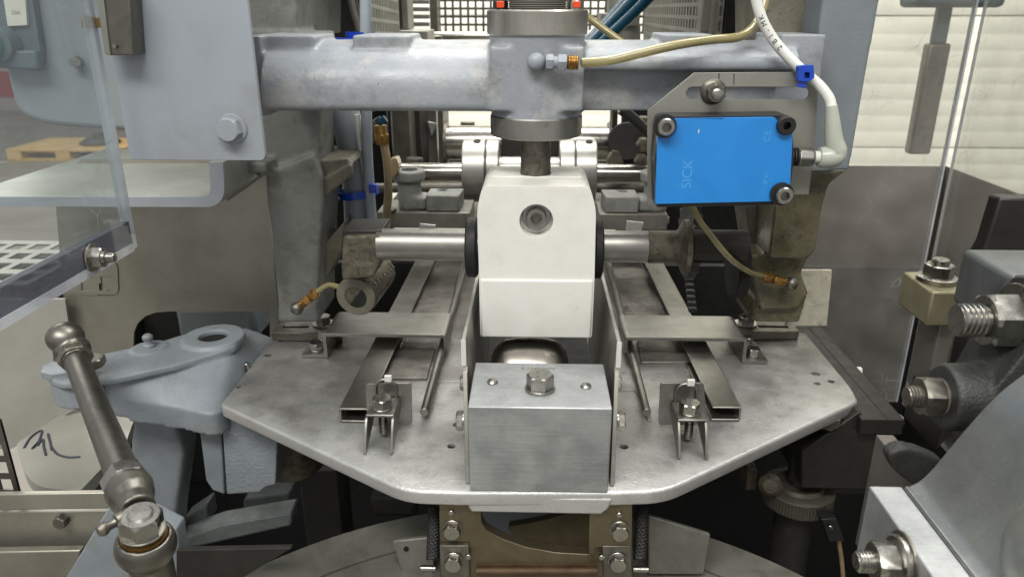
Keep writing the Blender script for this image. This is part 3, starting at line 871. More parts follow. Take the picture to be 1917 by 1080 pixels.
# right arm: upper rib, web set back
prr = rp([(44.6, -3.25), (50.5, -3.25), (50.5, -1.75), (47.2, -1.7), (45.4, -2.0), (44.6, -2.6)], [.3, .3, .4, .5, .6, .6], 6)
b.prism([(xh, y, z) for y, z in prr], (pt(1495, 120, Y=45).x - xh, 0, 0))
b.box(xh, pt(1530, 180, Y=46).x, 45.9, 50.5, -5.65, -1.9)
b.box(pt(1455, 100, Y=46).x, pt(1538, 100, Y=46).x, 45.6, 51, -5.65, -1.3)
b.box(pt(1240, 75, Y=46).x, pt(1335, 75, Y=46).x, 45.6, 50.5, -2.6, -1.3)
# hub
b.lathe((XS, SY, -6.4), (0, 0, 1), [(2.72, 0), (2.72, .6), (2.66, 1.0), (2.72, 4.0), (2.8, 5.1), (2.85, 5.2)], 48)
b.box(XS - 2.66, XS + 2.66, 43.75, 49, -5.45, -1.9)
b.build('casting', 'grey_paint_worn', bm_, cast=.1, smooth=12)
MB().lathe((XS, SY, pt(1003, 265, Y=SY - 2.7).z), (0, 0, 1), [(.95, 0), (2.7, 0), (2.78, .08), (2.78, 1.15), (2.7, 1.25), (.95, 1.25)], 64).build('lower_collar', 'collar_worn', bm_)
fz0, fz1 = pt(1003, 69, Y=SY - 2.9).z, pt(1003, 19, Y=SY).z
fl = thing('flange', 'bright turned steel flange ring on top of the crossbeam hub with orange marked bolts', 'flange', (XS, SY, fz0))
MB().lathe((XS, SY, fz0), (0, 0, 1), [(.96, 0), (2.84, 0), (2.93, .08), (2.93, fz1 - fz0 - .08), (2.86, fz1 - fz0), (.96, fz1 - fz0)], 72).build('ring', 'stainless_z', fl)
for px_ in (937, 1078):
    yy = SY + .2
    p = pt(px_, 14, Y=yy)
    hb = hexbolt(fl, (p.x, yy, fz1), (0, 0, 1), .8, .48, 0, 0.02, m='black_plastic' if px_ < 1000 else 'bolt_steel', rot=.3)
    MB().box(p.x - .2, p.x + .24, yy - .47, yy - .38, fz1 + .1, fz1 + .46).build('paint_mark', 'orange_mark', hb, bevel=.03)
b = MB()
pr = [(1.0, 0)]
for k in range(12): pr += [(1.62, k * .12), (1.72, k * .12 + .06)]
pr += [(1.62, 1.5), (1.0, 1.5)]
b.lathe((XS, SY, fz1 + .02), (0, 0, 1), pr, 40)
b.build('ribbed_bush', 'galvanised', fl)

# grease line fitting on the hub
fx = thing('grease_fitting', 'painted elbow grease fitting screwed into the crossbeam hub', 'fitting', pt(1010, 118, Y=43))
p0 = pt(1004, 117, Y=43.0)
MB().sphere(p0 + Vector((0, .15, 0)), .52, 20, (1, .9, 1)).cyl(p0, p0 + Vector((0, 1.2, 0)), .42, n=24).build('elbow', 'grey_paint', fx)
q1 = pt(1022, 117, Y=42.8)
MB().hexa(q1, (1, 0, -.02), .78, .42, .2, both=True).build('hex_nut', 'grey_paint', fx, ang=22)
q2 = q1 + Vector((.42, 0, -.01)); MB().cyl(q2, q2 + Vector((.22, 0, 0)), .33, n=20).build('neck', 'grey_paint', fx)
q3 = q2 + Vector((.22, 0, 0)); MB().hexa(q3, (1, 0, -.02), .84, .5, .4, both=True).build('hex_nut', 'grey_paint', fx, ang=22)
q4 = q3 + Vector((.5, 0, -.01)); MB().thread(q4, (1, 0, 0), .4, .62, .15).build('thread', 'brass', fx)
t0 = pt(1088, 118, Y=42.9)
path = [t0] + [pt(a, b_, Y=y) for a, b_, y in ((1140, 114, 43.2), (1200, 100, 43.4), (1270, 84, 43.6), (1330, 75, 44.2), (1385, 69, 44.6), (1415, 45, 45.4), (1430, 10, 46), (1438, -40, 46.4))]
MB().tube(spline(path, 8), .26, 14).build('oil_tube', 'oil_tube', None, 'yellowed clear oil tube running from the hub fitting along the beam', 'tube')
path = [pt(a, b_, Y=y) for a, b_, y in ((1080, 18, 53), (1110, 40, 53), (1140, 62, 52.5), (1170, 84, 52), (1190, 105, 52))]
MB().tube(spline(path, 6), .24, 12).build('oil_tube', 'oil_tube', None, 'short yellowed oil tube dropping behind the crossbeam beside the flange', 'tube')

# ================================================================== SENSOR, ITS PLATE AND CABLE
YS = 41.6
sn = thing('sensor', 'blue faced rectangular photoelectric sensor with black housing at the right of the beam', 'sensor', pt(1355, 385, Y=42.5))
hp = rp([(1234, 219), (1482, 216), (1486, 300), (1476, 378), (1440, 384), (1229, 388), (1226, 300)], [14, 14, 4, 10, 10, 4, 4], 5)
MB().prism(P(hp, Y=YS + .1), (0, 1.7, 0)).build('housing', 'black_plastic', sn, bevel=.08)
bp = [(1258, 223), (1452, 220), (1462, 238), (1484, 252), (1479, 352), (1462, 352), (1450, 364), (1449, 377), (1227, 382), (1231, 254), (1250, 246)]
MB().prism(P(rp(bp, [2, 6, 6, 2, 2, 6, 6, 2, 3, 6, 8], 4), Y=YS - .12), (0, .4, 0)).build('cover', 'blue_plastic', sn, bevel=.035)
for (x, y) in ((1245, 236), (1464, 363)):
    c = pt(x, y, Y=YS - .2)
    MB().ring((c.x - .03, YS + .15, c.z), (0, -1, 0), .2, .64, .5, 32).build('boss', 'black_plastic', sn)
    socket_bolt(sn, (c.x, YS - .3, c.z), (0, -1, 0), .47, .5)
c = pt(1471, 235, Y=YS - .2)
MB().ring((c.x, YS + .15, c.z), (0, -1, 0), .22, .5, .6, 32, .05).build('grommet', 'rubber', sn)
a = pt(1293, 353, Y=YS - .13); u_ = pt(1292, 300, Y=YS - .13) - a; r_ = pt(1270, 353, Y=YS - .13) - a
text('brand_print', 'SICK', 'print_blue', sn, (a.x, YS - .122, a.z), (0, 0, 1), (-1, 0, 0), .78, .004)
q = pt(1308, 246, Y=YS - .125)
MB().box(q.x - .03, q.x + .03, YS - .128, YS - .115, q.z - .1, q.z + .1).build('paint_fleck', 'label_white', sn, flat=True)
a = pt(1441, 266, Y=YS - .13)
text('mark_print', 'CE', 'print_blue', sn, (a.x, YS - .122, a.z), (0, 0, 1), (-1, 0, 0), .5, .004)
a = pt(1436, 345, Y=YS - .13)
text('small_print', 'IP 67', 'print_blue', sn, (a.x, YS - .122, a.z), (0, 0, 1), (-1, 0, 0), .34, .004)

pp = thing('sensor_plate', 'cut steel mounting plate with a long slot, holding the blue sensor to the beam', 'mounting plate', pt(1370, 300, Y=44))
o_ = [(1213, 207), (1300, 137), (1420, 136), (1532, 136), (1531, 180), (1522, 300), (1514, 364), (1400, 366), (1212, 384)]
sl_ = slot(1296, 1504, 175, 12, 8)
MB().prism(P(o_, Y=43.6), (0, .22, 0), [P(sl_, Y=43.6)]).build('plate', 'galvanised', pp, bevel=.02)
for x in (1346, 1374):
    q = P([(x - 1, 138), (x + 1.2, 138), (x + .5, 160), (x - .8, 160)], Y=43.592); MB().prism(q, (0, .03, 0)).build('scribed_line', 'print_black', pp, flat=True)
nb = pt(1338, 174, Y=43.4)
MB().lathe((nb.x - .06, 43.6, nb.z + .04), (0, -1, 0), [(.05, 0), (.72, 0), (.72, .08), (.6, .2), (.48, .26), (.05, .26)], 36).build('flange_washer', 'dull_steel', pp)
MB().hexa((nb.x, 43.36, nb.z), (0, -1, 0), .95, .5, .2).build('nut', 'dull_steel', pp, ang=22)
MB().thread((nb.x, 43.2, nb.z), (0, -1, 0), .28, .75, .12).build('stud', 'bolt_steel', pp)

# cable with elbow plug
YCN = 42.4
cb = thing('sensor_cable', 'white sensor cable with a milky elbow plug, looping up from the blue sensor', 'cable', pt(1550, 310, Y=YCN))
c0 = pt(1478, 294, Y=YCN); c1 = pt(1493, 294, Y=YCN)
b = MB()
for k in range(3): b.lathe((c0.x + k * .16, YCN, c0.z), (1, 0, 0), [(.3, 0), (.5, .03), (.52, .08), (.5, .13), (.3, .16)], 28)
b.build('seal', 'rubber', cb)
MB().lathe((c1.x - .05, YCN, c0.z), (1, 0, 0), [(.3, 0), (.5, .02), (.54, .12), (.54, .78), (.48, .92), (.3, .95)], 8).build('coupling_nut', 'stainless', cb, bevel=.06, ang=20)
c2 = c1.x + .88
MB().cyl((c2, YCN, c0.z), (c2 + .4, YCN, c0.z), .34, n=24).build('collar', 'white_cable', cb)
el = [Vector((c2 + .3, YCN, c0.z)), Vector((c2 + .8, YCN, c0.z)), Vector((c2 + 1.25, YCN, c0.z + .2)), pt(1561, 262, Y=YCN), pt(1558, 225, Y=YCN), pt(1556, 197, Y=YCN)]
MB().tube(spline(el, 7), lambda t: .52 + .12 * math.sin(min(t * 2.2, 1) * math.pi) if t < .45 else .56 - .26 * (t - .45) / .55, 20).build('elbow_plug', 'silicone', cb)
cp = [pt(a, b_, Y=y) for a, b_, y in ((1557, 205, YCN), (1552, 185, 42.6), (1535, 162, 42.9), (1510, 140, 43.2), (1478, 110, 43.6), (1448, 75, 44), (1428, 40, 44.2), (1416, 0, 44.4), (1410, -50, 44.6))]
CPATH = spline(cp, 8)
MB().tube(CPATH, .29, 16).build('cable', 'white_cable', cb)
a = pt(1418, 28, Y=43.9)
text('cable_print', '2B1-MK', 'print_black', cb, (pt(1450, 69, Y=43.72).x, 43.72, pt(1450, 69, Y=43.72).z), pt(1420, 18, Y=43.72) - pt(1446, 68, Y=43.72), (1, 0, .4), .42, .01) if False else None
# printed letters follow the cable, each set on the cable's front
for k, ch in enumerate('2B1-MK'):
    f = 36 + k * 2.5
    i = int(f); c_ = CPATH[i].lerp(CPATH[i + 1], f - i); tdir = (CPATH[i + 1] - CPATH[i]).normalized()
    nrm = (-c_).normalized(); nrm = (nrm - tdir * nrm.dot(tdir)).normalized()
    sd = nrm.cross(tdir)
    text('letter', ch, 'print_black', cb, c_ + nrm * .285 - sd * .13 * -1 - sd * .26, tdir, sd, .38, .012)
tie = thing('cable_tie', 'bright blue cable tie head round the white sensor cable', 'cable tie', pt(1508, 145, Y=42.9))
a = pt(1508, 143, Y=42.8)
ax_ = (pt(1535, 162, Y=42.9) - pt(1478, 110, Y=43.6)).normalized()
MB().ring(a - ax_ * .25 + Vector((0, .35, 0)), ax_, .3, .38, .5, 28).build('band', 'blue_tie', tie)
hb = rp([(1496, 124), (1523, 122), (1525, 146), (1516, 153), (1494, 152)], 3, 3)
MB().prism(P(hb, Y=42.35), (0, .5, 0), [P([(1506, 136), (1516, 136), (1516, 147), (1506, 147)], Y=42.35)]).build('head', 'blue_tie', tie, bevel=.05)
MB().prism(P([(1497, 150), (1512, 152), (1508, 166), (1492, 163)], Y=42.5), (0, .2, 0)).build('tail', 'blue_tie', tie, bevel=.03)

# ================================================================== LEFT CABINET, LATCH
YCAB = 40.0
cab = thing('cabinet', 'grey painted sheet steel cabinet door panel at upper left, washer bolt in its corner', 'cabinet', pt(360, 300, Y=YCAB + 4))
zc0 = pt(370, 300, Y=YCAB).z
x0, x1 = pt(244, 300, Y=YCAB).x, pt(497, 300, Y=YCAB).x
pr = rp([(x0, zc0), (x1, zc0), (x1, 14), (x0, 14)], [.25, .35, 0, 0], 4)
MB().prism([(x, YCAB, z) for x, z in pr], (0, .3, 0)).build('door', 'cabinet_paint', cab, bevel=.07)
MB().prism([(x, YCAB + .3, z) for x, z in offset2(pr, 2.6)], (0, 1.5, 0)).build('body', 'dark_machine', cab, bevel=.1)
c = pt(435, 241, Y=YCAB)
MB().ring((c.x, YCAB, c.z), (0, -1, 0), .2, .8, .13, 40, .04).build('washer', 'cabinet_paint', cab)
MB().hexa((c.x - .04, YCAB - .13, c.z), (0, -1, 0), 1.15, .55, .25).build('hex_bolt', 'cabinet_paint', cab, ang=22)
lt = thing('latch', 'dark steel latch bar with a bent copper tongue on the left of the cabinet', 'latch', pt(222, 104, Y=YCAB - 1))
la = P([(207, 104), (250, 104), (240, -30), (190, -30)], Y=YCAB - 1.3)
MB().prism(la, (0, 1.25, 0)).build('bar', 'dull_steel', lt, bevel=.06)
lb = P([(196, 102), (207, 105), (190, -30), (176, -30)], Y=YCAB - 1.4)
MB().prism(lb, (0, .7, 0)).build('lip', 'galvanised', lt, bevel=.04)
tg = [(203, 29), (190, 32), (178, 34), (168, 31), (152, 28), (152, 52), (168, 54), (180, 53), (192, 51), (203, 54)]
MB().prism(P(tg, Y=YCAB - 1.2), (0, .12, 0)).build('tongue', 'copper_strip', lt, bevel=.03)
c = pt(216, 87, Y=YCAB - 1.35)
MB().cyl(c, c + Vector((0, -.12, 0)), .1, n=12).build('screw', 'bolt_steel', lt)
cc = pt(226, 10, Y=YCAB)

# ================================================================== FRAME COLUMNS
fr = thing('frame_column', 'olive grey cast frame column left of the bed with a curved inner rib', 'column', pt(545, 600, Y=56), 'cast columns')
YL = 51.0
b = MB()
# upper wall behind the beam end
b.prism(P([(440, -60), (556, -60), (556, 72), (440, 72)], Y=YL + 1), (0, 12, 0))
b.prism(P([(440, 60), (600, 60), (600, 320), (440, 320)], Y=YL + .8), (0, 4, 0))
b.prism(P([(392, 304), (500, 304), (500, 326), (408, 326)], Y=YL - 1), (0, 6, 0))
# curved leg
leg = [(497, 322), (585, 290), (600, 330), (604, 380), (600, 440), (596, 520), (596, 604), (520, 604), (519, 560), (510, 460), (500, 380)]
b.prism(P(leg, Y=YL), (0, 5, 0))
b.build('casting', 'grey_cast', fr, cast=.14, smooth=8)
b = MB()
b.prism(P([(585, 345), (658, 306), (658, 330), (590, 385)], Y=YL + .5), (0, .7, 0))
b.prism(P([(565, 300), (652, 298), (660, 308), (585, 350)], Y=YL + .9), (0, 6, 0))
b.build('shelf_rib', 'olive_cast', fr, cast=.12, smooth=5)
b = MB(); b.prism(P([(596, 470), (640, 420), (640, 470), (600, 540)], Y=YL + 2), (0, 3, 0)); b.build('web', 'olive_cast', fr, bevel=.1)

fr2 = thing('frame_column', 'grey painted upper column right of the sensor with an oily olive cast foot', 'column', pt(1480, 600, Y=56), 'cast columns')
b = MB()
YR = 47.5
b.prism(P([(1548, -60), (1660, -60), (1643, 20), (1590, 318), (1535, 322), (1500, 322), (1515, 200)], Y=YR), (0, 8, 0))
b.build('painted_post', 'post_paint', fr2, cast=.13, smooth=5)
b = MB(); b.prism(P([(1435, -60), (1560, -60), (1552, 80), (1435, 80)], Y=YR + 3), (0, 8, 0)); b.build('inner_wall', 'olive_cast', fr2, bevel=.1)
b = MB()
b.prism(P(rp([(1470, 318), (1588, 318), (1552, 345), (1537, 400), (1528, 470), (1512, 486), (1440, 484), (1452, 380)], [0, 2, 10, 6, 12, 8, 10, 6], 4), Y=YR + 2.2), (0, 8, 0))
b.prism(P([(1400, 476), (1515, 480), (1500, 512), (1512, 552), (1494, 580), (1425, 580), (1415, 540)], Y=YR + 3.6), (0, 5, 0))
b.prism(P([(1412, 560), (1512, 552), (1496, 604), (1412, 604)], Y=YR + 4.2), (0, 5, 0))
b.build('oily_foot', 'oily_cast', fr2, cast=.13, smooth=6)
b = MB()
b.prism(P([(1395, 384), (1450, 384), (1446, 600), (1400, 600), (1408, 470)], Y=YR + 6), (0, 4, 0)); b.build('inner_rib', 'olive_cast', fr2, cast=.15, smooth=6)
MB().prism(P([(1496, 506), (1558, 506), (1548, 610), (1470, 610), (1512, 550)], Y=54.2), (0, .3, 0)).build('splash_plate', 'stained_white', None, 'small stained pale plate beside the oily right column foot', 'plate', bevel=.03)

# grease fittings with balls on the columns
def fitting(p, d, label, tubepath, tl):
    f = thing('brass_fitting', label, 'fitting', p, 'brass fittings on the columns')
    d = Vector(d).normalized()
    MB().sphere(p, .48, 18).build('ball', 'dull_steel', f)
    a = p + d * .35
    MB().thread(a, d, .3, .5, .12).build('thread', 'brass', f)
    a = a + d * .5
    MB().hexa(a, d, .62, .45, .3, both=True).build('hex_nut', 'brass', f, ang=22)
    a = a + d * .45
    MB().thread(a, d, .3, .25, .12).build('thread', 'brass', f)
    a = a + d * .22
    MB().hexa(a, d, .68, .5, .1, both=True).build('hex_nut', 'brass', f, ang=22)
    a = a + d * .5
    MB().tube(spline([a - d * .1] + tubepath, 8), .2, 12).build('oil_tube', 'oil_tube', None, tl, 'tube')
YFT = 49.6
fitting(pt(556, 577, Y=YFT), pt(600, 541, Y=YFT) - pt(556, 577, Y=YFT), 'brass grease fitting with a steel ball on the left column', [pt(615, 534, Y=YFT), pt(640, 540, Y=49), pt(660, 552, Y=48.4), pt(672, 562, Y=48.6)], 'pale oil tube from the left brass fitting into the round bearing end')
YFT = 49.8
fitting(pt(1481, 531, Y=YFT), pt(1425, 516, Y=YFT) - pt(1481, 531, Y=YFT), 'rusty brass grease fitting with a steel ball on the right column', [pt(1400, 508, Y=47.6), pt(1365, 482, Y=45.6), pt(1330, 440, Y=44.9), pt(1305, 405, Y=44.7), pt(1288, 360, Y=44.6), pt(1278, 320, Y=44.6)], 'olive oil tube hanging in an arc below the blue sensor')

# ================================================================== HORIZONTAL SHAFT AND BEARINGS
YSH = 46.6
zs = pt(1000, 460, Y=YSH).z
sh = thing('cross_shaft', 'polished horizontal shaft passing behind the white block', 'shaft', (0, YSH, zs))
xa, xb = pt(708, 460, Y=YSH).x, pt(1212, 460, Y=YSH).x
MB().cyl((xa, YSH, zs), (xb, YSH, zs), 1.04, n=48, c=.04).build('shaft', 'stainless', sh)
for (a, c_) in ((874, 895), (1110, 1127)):
    xx, x2 = pt(a, 460, Y=YSH).x, pt(c_, 460, Y=YSH).x
    b = MB(); b.lathe((xx, YSH, zs - .15), (1, 0, 0), [(1.0, 0), (1.8, 0), (1.95, .1), (1.95, x2 - xx - .1), (1.8, x2 - xx), (1.0, x2 - xx)], 40)
    b.build('seal_disc', 'rubber', sh)
xc = pt(1280, 460, Y=YSH).x
MB().cyl((xb, YSH, zs), (xc, YSH, zs), 1.06, n=40, c=.06).lathe((xc - .5, YSH, zs), (1, 0, 0), [(1.06, 0), (1.2, .2), (1.75, .45), (1.8, .75), (1.2, .8)], 40).build('rough_hub', 'grimy_cast', sh)
# sprocket behind the hub
b = MB(); NT = 22
tooth = []
for k in range(NT):
    for f, rr in ((0, 2.6), (.3, 3.0), (.55, 3.0), (.8, 2.6)):
        th_ = 2 * math.pi * (k + f) / NT; tooth.append((xc + .9, YSH + 4 + rr * math.cos(th_), zs - .4 + rr * math.sin(th_)))
b.prism(tooth, (.6, 0, 0)); b.build('sprocket', 'black_cast', sh, bevel=.03)
MB().cyl((xc + .5, YSH + .5, zs), (xc + 4.2, YSH + .5, zs), 1.0, n=32, c=.1).build('end_hub', 'hub_shade_dirt', sh)
MB().cyl((xc + 4.2, YSH + 3.5, zs - 2.5), (xc + 5.0, YSH + 3.5, zs - 2.5), 2.2, n=32, c=.1).build('rear_wheel', 'black_void', sh)
# chain links down the sprocket
b = MB()
for k in range(8):
    q = pt(1284 + k * 1.2, 500 + k * 11, Y=52)
    b.box(q.x - .2, q.x + .4, 51.4, 52, q.z - .14, q.z + .14)
b.build('drive_chain', 'dark_machine', None, 'grimy drive chain hanging beside the right rail in the shadow', 'chain', bevel=.05)

lv = thing('bearing_lever', 'rough cast bearing lever on the left end of the cross shaft with a tubular end', 'lever', pt(670, 590, Y=49))
b = MB()
b.prism(P([(642, 442), (712, 440), (712, 492), (700, 520), (640, 525), (638, 500)], Y=45.8), (0, 3.2, 0))
tb0 = pt(666, 556, Y=47.2)
b.cyl(tb0, tb0 + Vector((.6, 4.5, .4)), 1.42, n=40)
b.build('casting', 'grimy_cast', lv, cast=.12, smooth=6)
MB().ring(tb0 + Vector((0, -.06, 0)), (.13, 1, .09), .78, 1.38, 1.2, 40, .06).build('tube_end', 'olive_cast', lv)
MB().cyl(tb0 + Vector((0, .0, 0)), tb0 + Vector((.1, .4, 0)), .77, n=32).build('bore', 'black_void', lv)
MB().prism(P([(640, 432), (714, 432), (714, 442), (640, 446)], Y=46.2), (0, 3, 0)).build('top_cap', 'dark_machine', lv, bevel=.06)
for k in range(7):
    q = tb0 + Vector((1.25 + .1 * k, .4 + k * .6, .8))
    MB().cyl(q, q + Vector((.07, 0, .07)), .1, n=8).build('stud', 'dull_steel', lv)
# ================================================================== REAR OF THE MACHINE (between beam and bed)
# cross bar on the bed
YX = 66.0
zx = pt(800, 398, Y=YX).z
for s, (a, c_) in ((-1, (706, 880)), (1, (1122, 1250))):
    xa, xb = pt(a, 410, Y=YX).x, pt(c_, 410, Y=YX).x
    t = thing('cross_bar', 'flat grey steel bar across the bed behind the shaft, %s half' % ('left' if s < 0 else 'right'), 'bar', ((xa + xb) / 2, YX, zx - 1.6), 'cross bars on the bed')
    MB().box(xa, xb, YX, YX + 5, zx - 1.5, zx).build('bar', 'rear_bar', t, bevel=.08)
    if s < 0:
        p = pt(727, 402, Z=zx); MB().cyl((p.x, p.y + 1, zx), (p.x, p.y + 1, zx + .3), .55, c=.06).build('bolt_head', 'dull_steel', t)
    # fork lever standing on the bar
    q = pt(766, 390, Y=YX + 1) if s < 0 else pt(1228, 392, Y=YX + 1)
    xq = q.x; d = -s
    f = thing('fork_lever', 'grey forked lever with an upright socket, %s of the shaft collars' % ('left' if s < 0 else 'right'), 'lever', (xq, YX + 1.5, zx), 'fork levers behind the shaft')
    b = MB()
    zt_ = pt(766, 318, Y=YX + 1.5).z
    b.cyl((xq, YX + 1.7, zx), (xq, YX + 1.7, zt_ - .6), 1.1, n=28).cyl((xq, YX + 1.7, zt_ - 1.0), (xq, YX + 1.7, zt_), 1.5, n=32, c=.1)
    b.prism([(xq + d * 0, YX + .6, zx + .05), (xq + d * 1.6, YX + .6, zx + .05), (xq + d * 1.6, YX + 3, zx + .05), (xq, YX + 3, zx + .05)], (0, 0, 1.2))
    b.build('socket', 'grey_cast', f, cast=.16, smooth=3)
    MB().cyl((xq + .1, YX + 1.6, zt_ - .02), (xq + .1, YX + 1.6, zt_ + .03), .75, n=24).build('bore', 'black_void', f)
    ou = [(xq + d * 1.7, YX + .2), (xq + d * 4.7, YX + .2), (xq + d * 4.9, YX + 3.2), (xq + d * 1.7, YX + 3.2)]
    cc = (xq + d * 2.9, YX + 2.6)
    MB().prism([(x, y, zx + .03) for x, y in ou], (0, 0, 1.5), [[(x, y, zx + .03) for x, y in circ(cc[0], cc[1], .48, 16)]]).build('fork', 'grey_cast', f, bevel=.12)
# white tags sticking up by the shaft
for n_, (a, b_, c_, d_) in enumerate(((783, 419, 816, 440), (1171, 414, 1205, 440))):
    MB().prism(P([(a + 3, b_), (c_, b_ + 3), (c_ - 6, d_), (a, d_)], Y=62), (0, .2, 0)).build('guide_tab', 'plate_edge', None, 'small pale tab standing up behind the shaft, %s one' % ('left' if n_ == 0 else 'right'), 'tab', bevel=.03)
# bed plates further back
MB().box(pt(745, 360, Y=85).x, pt(1225, 360, Y=85).x, 74.5, 110, -20.5, -19.8).build('rear_bed', 'rear_bar', None, 'flat grey rear bed plate under the collared shaft', 'plate', bevel=.08)
for x_ in (812, 838, 1160):
    p = pt(x_, 360, Z=-19.75); MB().box(p.x - .15, p.x + .15, 78, 108, -19.78, -19.3).build('rail_strip', 'stainless', None, 'thin steel strip on the rear bed plate %s' % {812: 'nearest the left lever', 838: 'near its middle', 1160: 'right of the white block'}[x_], 'strip', bevel=.04)
# collared shaft
YCL = 76.0
zc_ = pt(1000, 325, Y=YCL).z
cs = thing('collared_shaft', 'bright shaft with two pairs of aluminium clamp collars behind the spindle', 'shaft', (0, YCL, zc_))
MB().cyl((pt(752, 325, Y=YCL).x, YCL, zc_), (pt(1222, 325, Y=YCL).x, YCL, zc_), 1.02, n=40, c=.05).build('shaft', 'chrome', cs)
for (a, c_) in ((869, 911), (912, 936), (1046, 1074), (1075, 1114)):
    xa, xb = pt(a, 320, Y=YCL).x, pt(c_, 320, Y=YCL).x
    cl = MB().lathe((xa, YCL, zc_ + .3), (1, 0, 0), [(1.0, 0), (3.1, 0), (3.22, .12), (3.22, xb - xa - .12), (3.1, xb - xa), (1.0, xb - xa)], 56).build('clamp_collar', 'collar_aluminium', cs)
    if a in (869, 1075):
        xm_ = (xa + xb) / 2 + .3
        MB().cyl((xm_, YCL - .9, zc_ + 3.3), (xm_, YCL - .95, zc_ + 3.43), .36, n=20).build('set_screw_hole', 'black_void', cl)
MB().cyl((pt(936, 320, Y=YCL).x, YCL, zc_ + .2), (pt(1046, 320, Y=YCL).x, YCL, zc_ + .2), 1.5, n=40).build('sleeve', 'collar_aluminium', cs)
MB().pbox(938, 255, 1046, 304, 79.5, 2).build('drive_block', 'dark_machine', None, 'dark block between the clamp collars behind the spindle', 'block', bevel=.2)
MB().cyl(pt(740, 292, Y=99), pt(1210, 296, Y=99), .8, n=20).build('rear_rod', 'rear_steel', None, 'thin dark rod below the rear roller', 'rod')
MB().cyl(pt(700, 352, Y=82), pt(1230, 352, Y=82), .55, n=20).build('rear_rod', 'rear_steel', None, 'low thin rod under the collared shaft', 'rod')
# rear roller bar
YRB = 92.0
zr = pt(880, 268, Y=YRB).z
t = thing('rear_roller', 'thick steel roller bar behind the collared shaft', 'roller', (0, YRB, zr))
MB().cyl((pt(834, 268, Y=YRB).x, YRB, zr), (pt(1150, 268, Y=YRB).x, YRB, zr), 2.1, n=40, c=.1).build('roller', 'chrome', t)
for a in (838, 1142):
    x_ = pt(a, 268, Y=YRB).x; MB().lathe((x_ - .3, YRB, zr), (1, 0, 0), [(.5, 0), (2.6, 0), (2.6, .35), (.5, .35)], 40).build('end_disc', 'dull_steel', t)
MB().box(pt(862, 232, Y=120).x, pt(888, 232, Y=120).x, 120, 121, pt(870, 240, Y=120).z, pt(870, 229, Y=120).z).build('clip', 'dull_steel', None, 'small dark clip seen above the rear roller at left', 'clip', bevel=.1)
# upright plates left of the collars
for k, (a, c_, y0_, y1_, Yp, m_) in enumerate(((736, 768, 190, 335, 84, 'rear_steel'), (769, 788, 190, 335, 88, 'dark_machine'), (792, 818, 200, 330, 95, 'galvanised'), (820, 830, 150, 330, 90, 'rear_steel'), (702, 734, 190, 360, 92, 'dark_machine'))):
    MB().pbox(a, y0_, c_, y1_, Yp, 6).build('upright_plate', m_, None, ['widest grey upright plate left of the shaft collars', 'darker narrow upright plate next to the widest one', 'pale upright plate near the rear roller end', 'thin dark post right beside the rear roller end', 'dark plate nearest the brown hose'][k], 'plate', 'upright plates behind the beam', bevel=.1)
b = MB(); b.cyl(pt(776, 300, Y=80), pt(776, 318, Y=80), .55, n=16).cyl(pt(776, 296, Y=80), pt(776, 302, Y=80), .9, n=16)
b.build('adjuster_knob', 'dull_steel', None, 'small dark knob between the upright plates and the shaft', 'knob')
# wedge tongue between plates
MB().prism(P([(801, 228), (818, 232), (808, 256)], Y=94), (0, .4, 0)).build('pointed_tongue', 'plate_edge', None, 'pale pointed tongue hanging between the upright plates', 'tongue', bevel=.05)

# pipe with cables and tie, left
YP = 57.0
pp_ = [(655, 190), (662, 260), (670, 330), (674, 400), (676, 460)]
MB().tube(spline(P([(640, 200), (658, 260), (668, 330), (672, 400), (674, 470)], Y=YP), 6), 1.15, 24).build('conduit', 'grey_paint', None, 'grey painted conduit pipe rising behind the left end of the beam', 'pipe')
for k, (pth, r_, m_, lb_) in enumerate(((((668, 215), (672, 260), (680, 310), (688, 350), (694, 390), (700, 440)), .2, 'white_cable', 'thin white cable strapped to the grey conduit'),
                                     (((684, -30), (685, 120), (686, 215), (687, 280), (690, 330), (694, 390), (699, 440)), .42, 'grey_cable', 'pale blue grey cable running down the front of the conduit'))):
    MB().tube(spline(P(pth, Y=YP - 1.2), 6), r_, 12).build('cable', m_, None, lb_, 'cable')
MB().tube(spline(P([(655, -30), (664, 20), (672, 45), (676, 80), (678, 140)], Y=YP - 1), 6), .35, 12).build('cable', 'dull_steel', None, 'dark grey cable dropping behind the top left of the beam', 'cable')
t = thing('cable_tie', 'blue cable tie strapping white cables to the left conduit', 'cable tie', pt(680, 362, Y=YP))
MB().ring(pt(672, 366, Y=YP - .2), (-.12, 0, 1), 1.5, 1.6, .55, 32).build('band', 'blue_tie', t)
MB().pbox(690, 346, 704, 362, YP - 2, .5).build('head', 'blue_tie', t, bevel=.06)
t = thing('cable_tie', 'dark blue cable tie just above the beam beside the grey cable', 'cable tie', pt(670, 75, Y=YP))
MB().ring(pt(676, 74, Y=YP - .6), (0, 0, 1), 1.0, 1.1, .5, 28).build('band', 'blue_tie', t)
MB().prism(P([(620, 70), (665, 74), (668, 82), (620, 82)], Y=YP - 2), (0, .3, 0)).build('tail', 'blue_tie', t, bevel=.03)
MB().tube(spline(P([(716, 258), (724, 300), (727, 350), (724, 400), (720, 440)], Y=60), 6), .34, 12).build('hose', 'brown_tube', None, 'brownish translucent hose hanging right of the conduit', 'hose')
b = MB(); b.hexa(pt(716, 270, Y=60), (0, 0, 1), 1.0, .8, .2).cyl(pt(714, 262, Y=60), pt(712, 235, Y=60), .5, n=16)
b.build('hose_fitting', 'brass', None, 'tarnished brass fitting at the top of the brown hose', 'fitting')
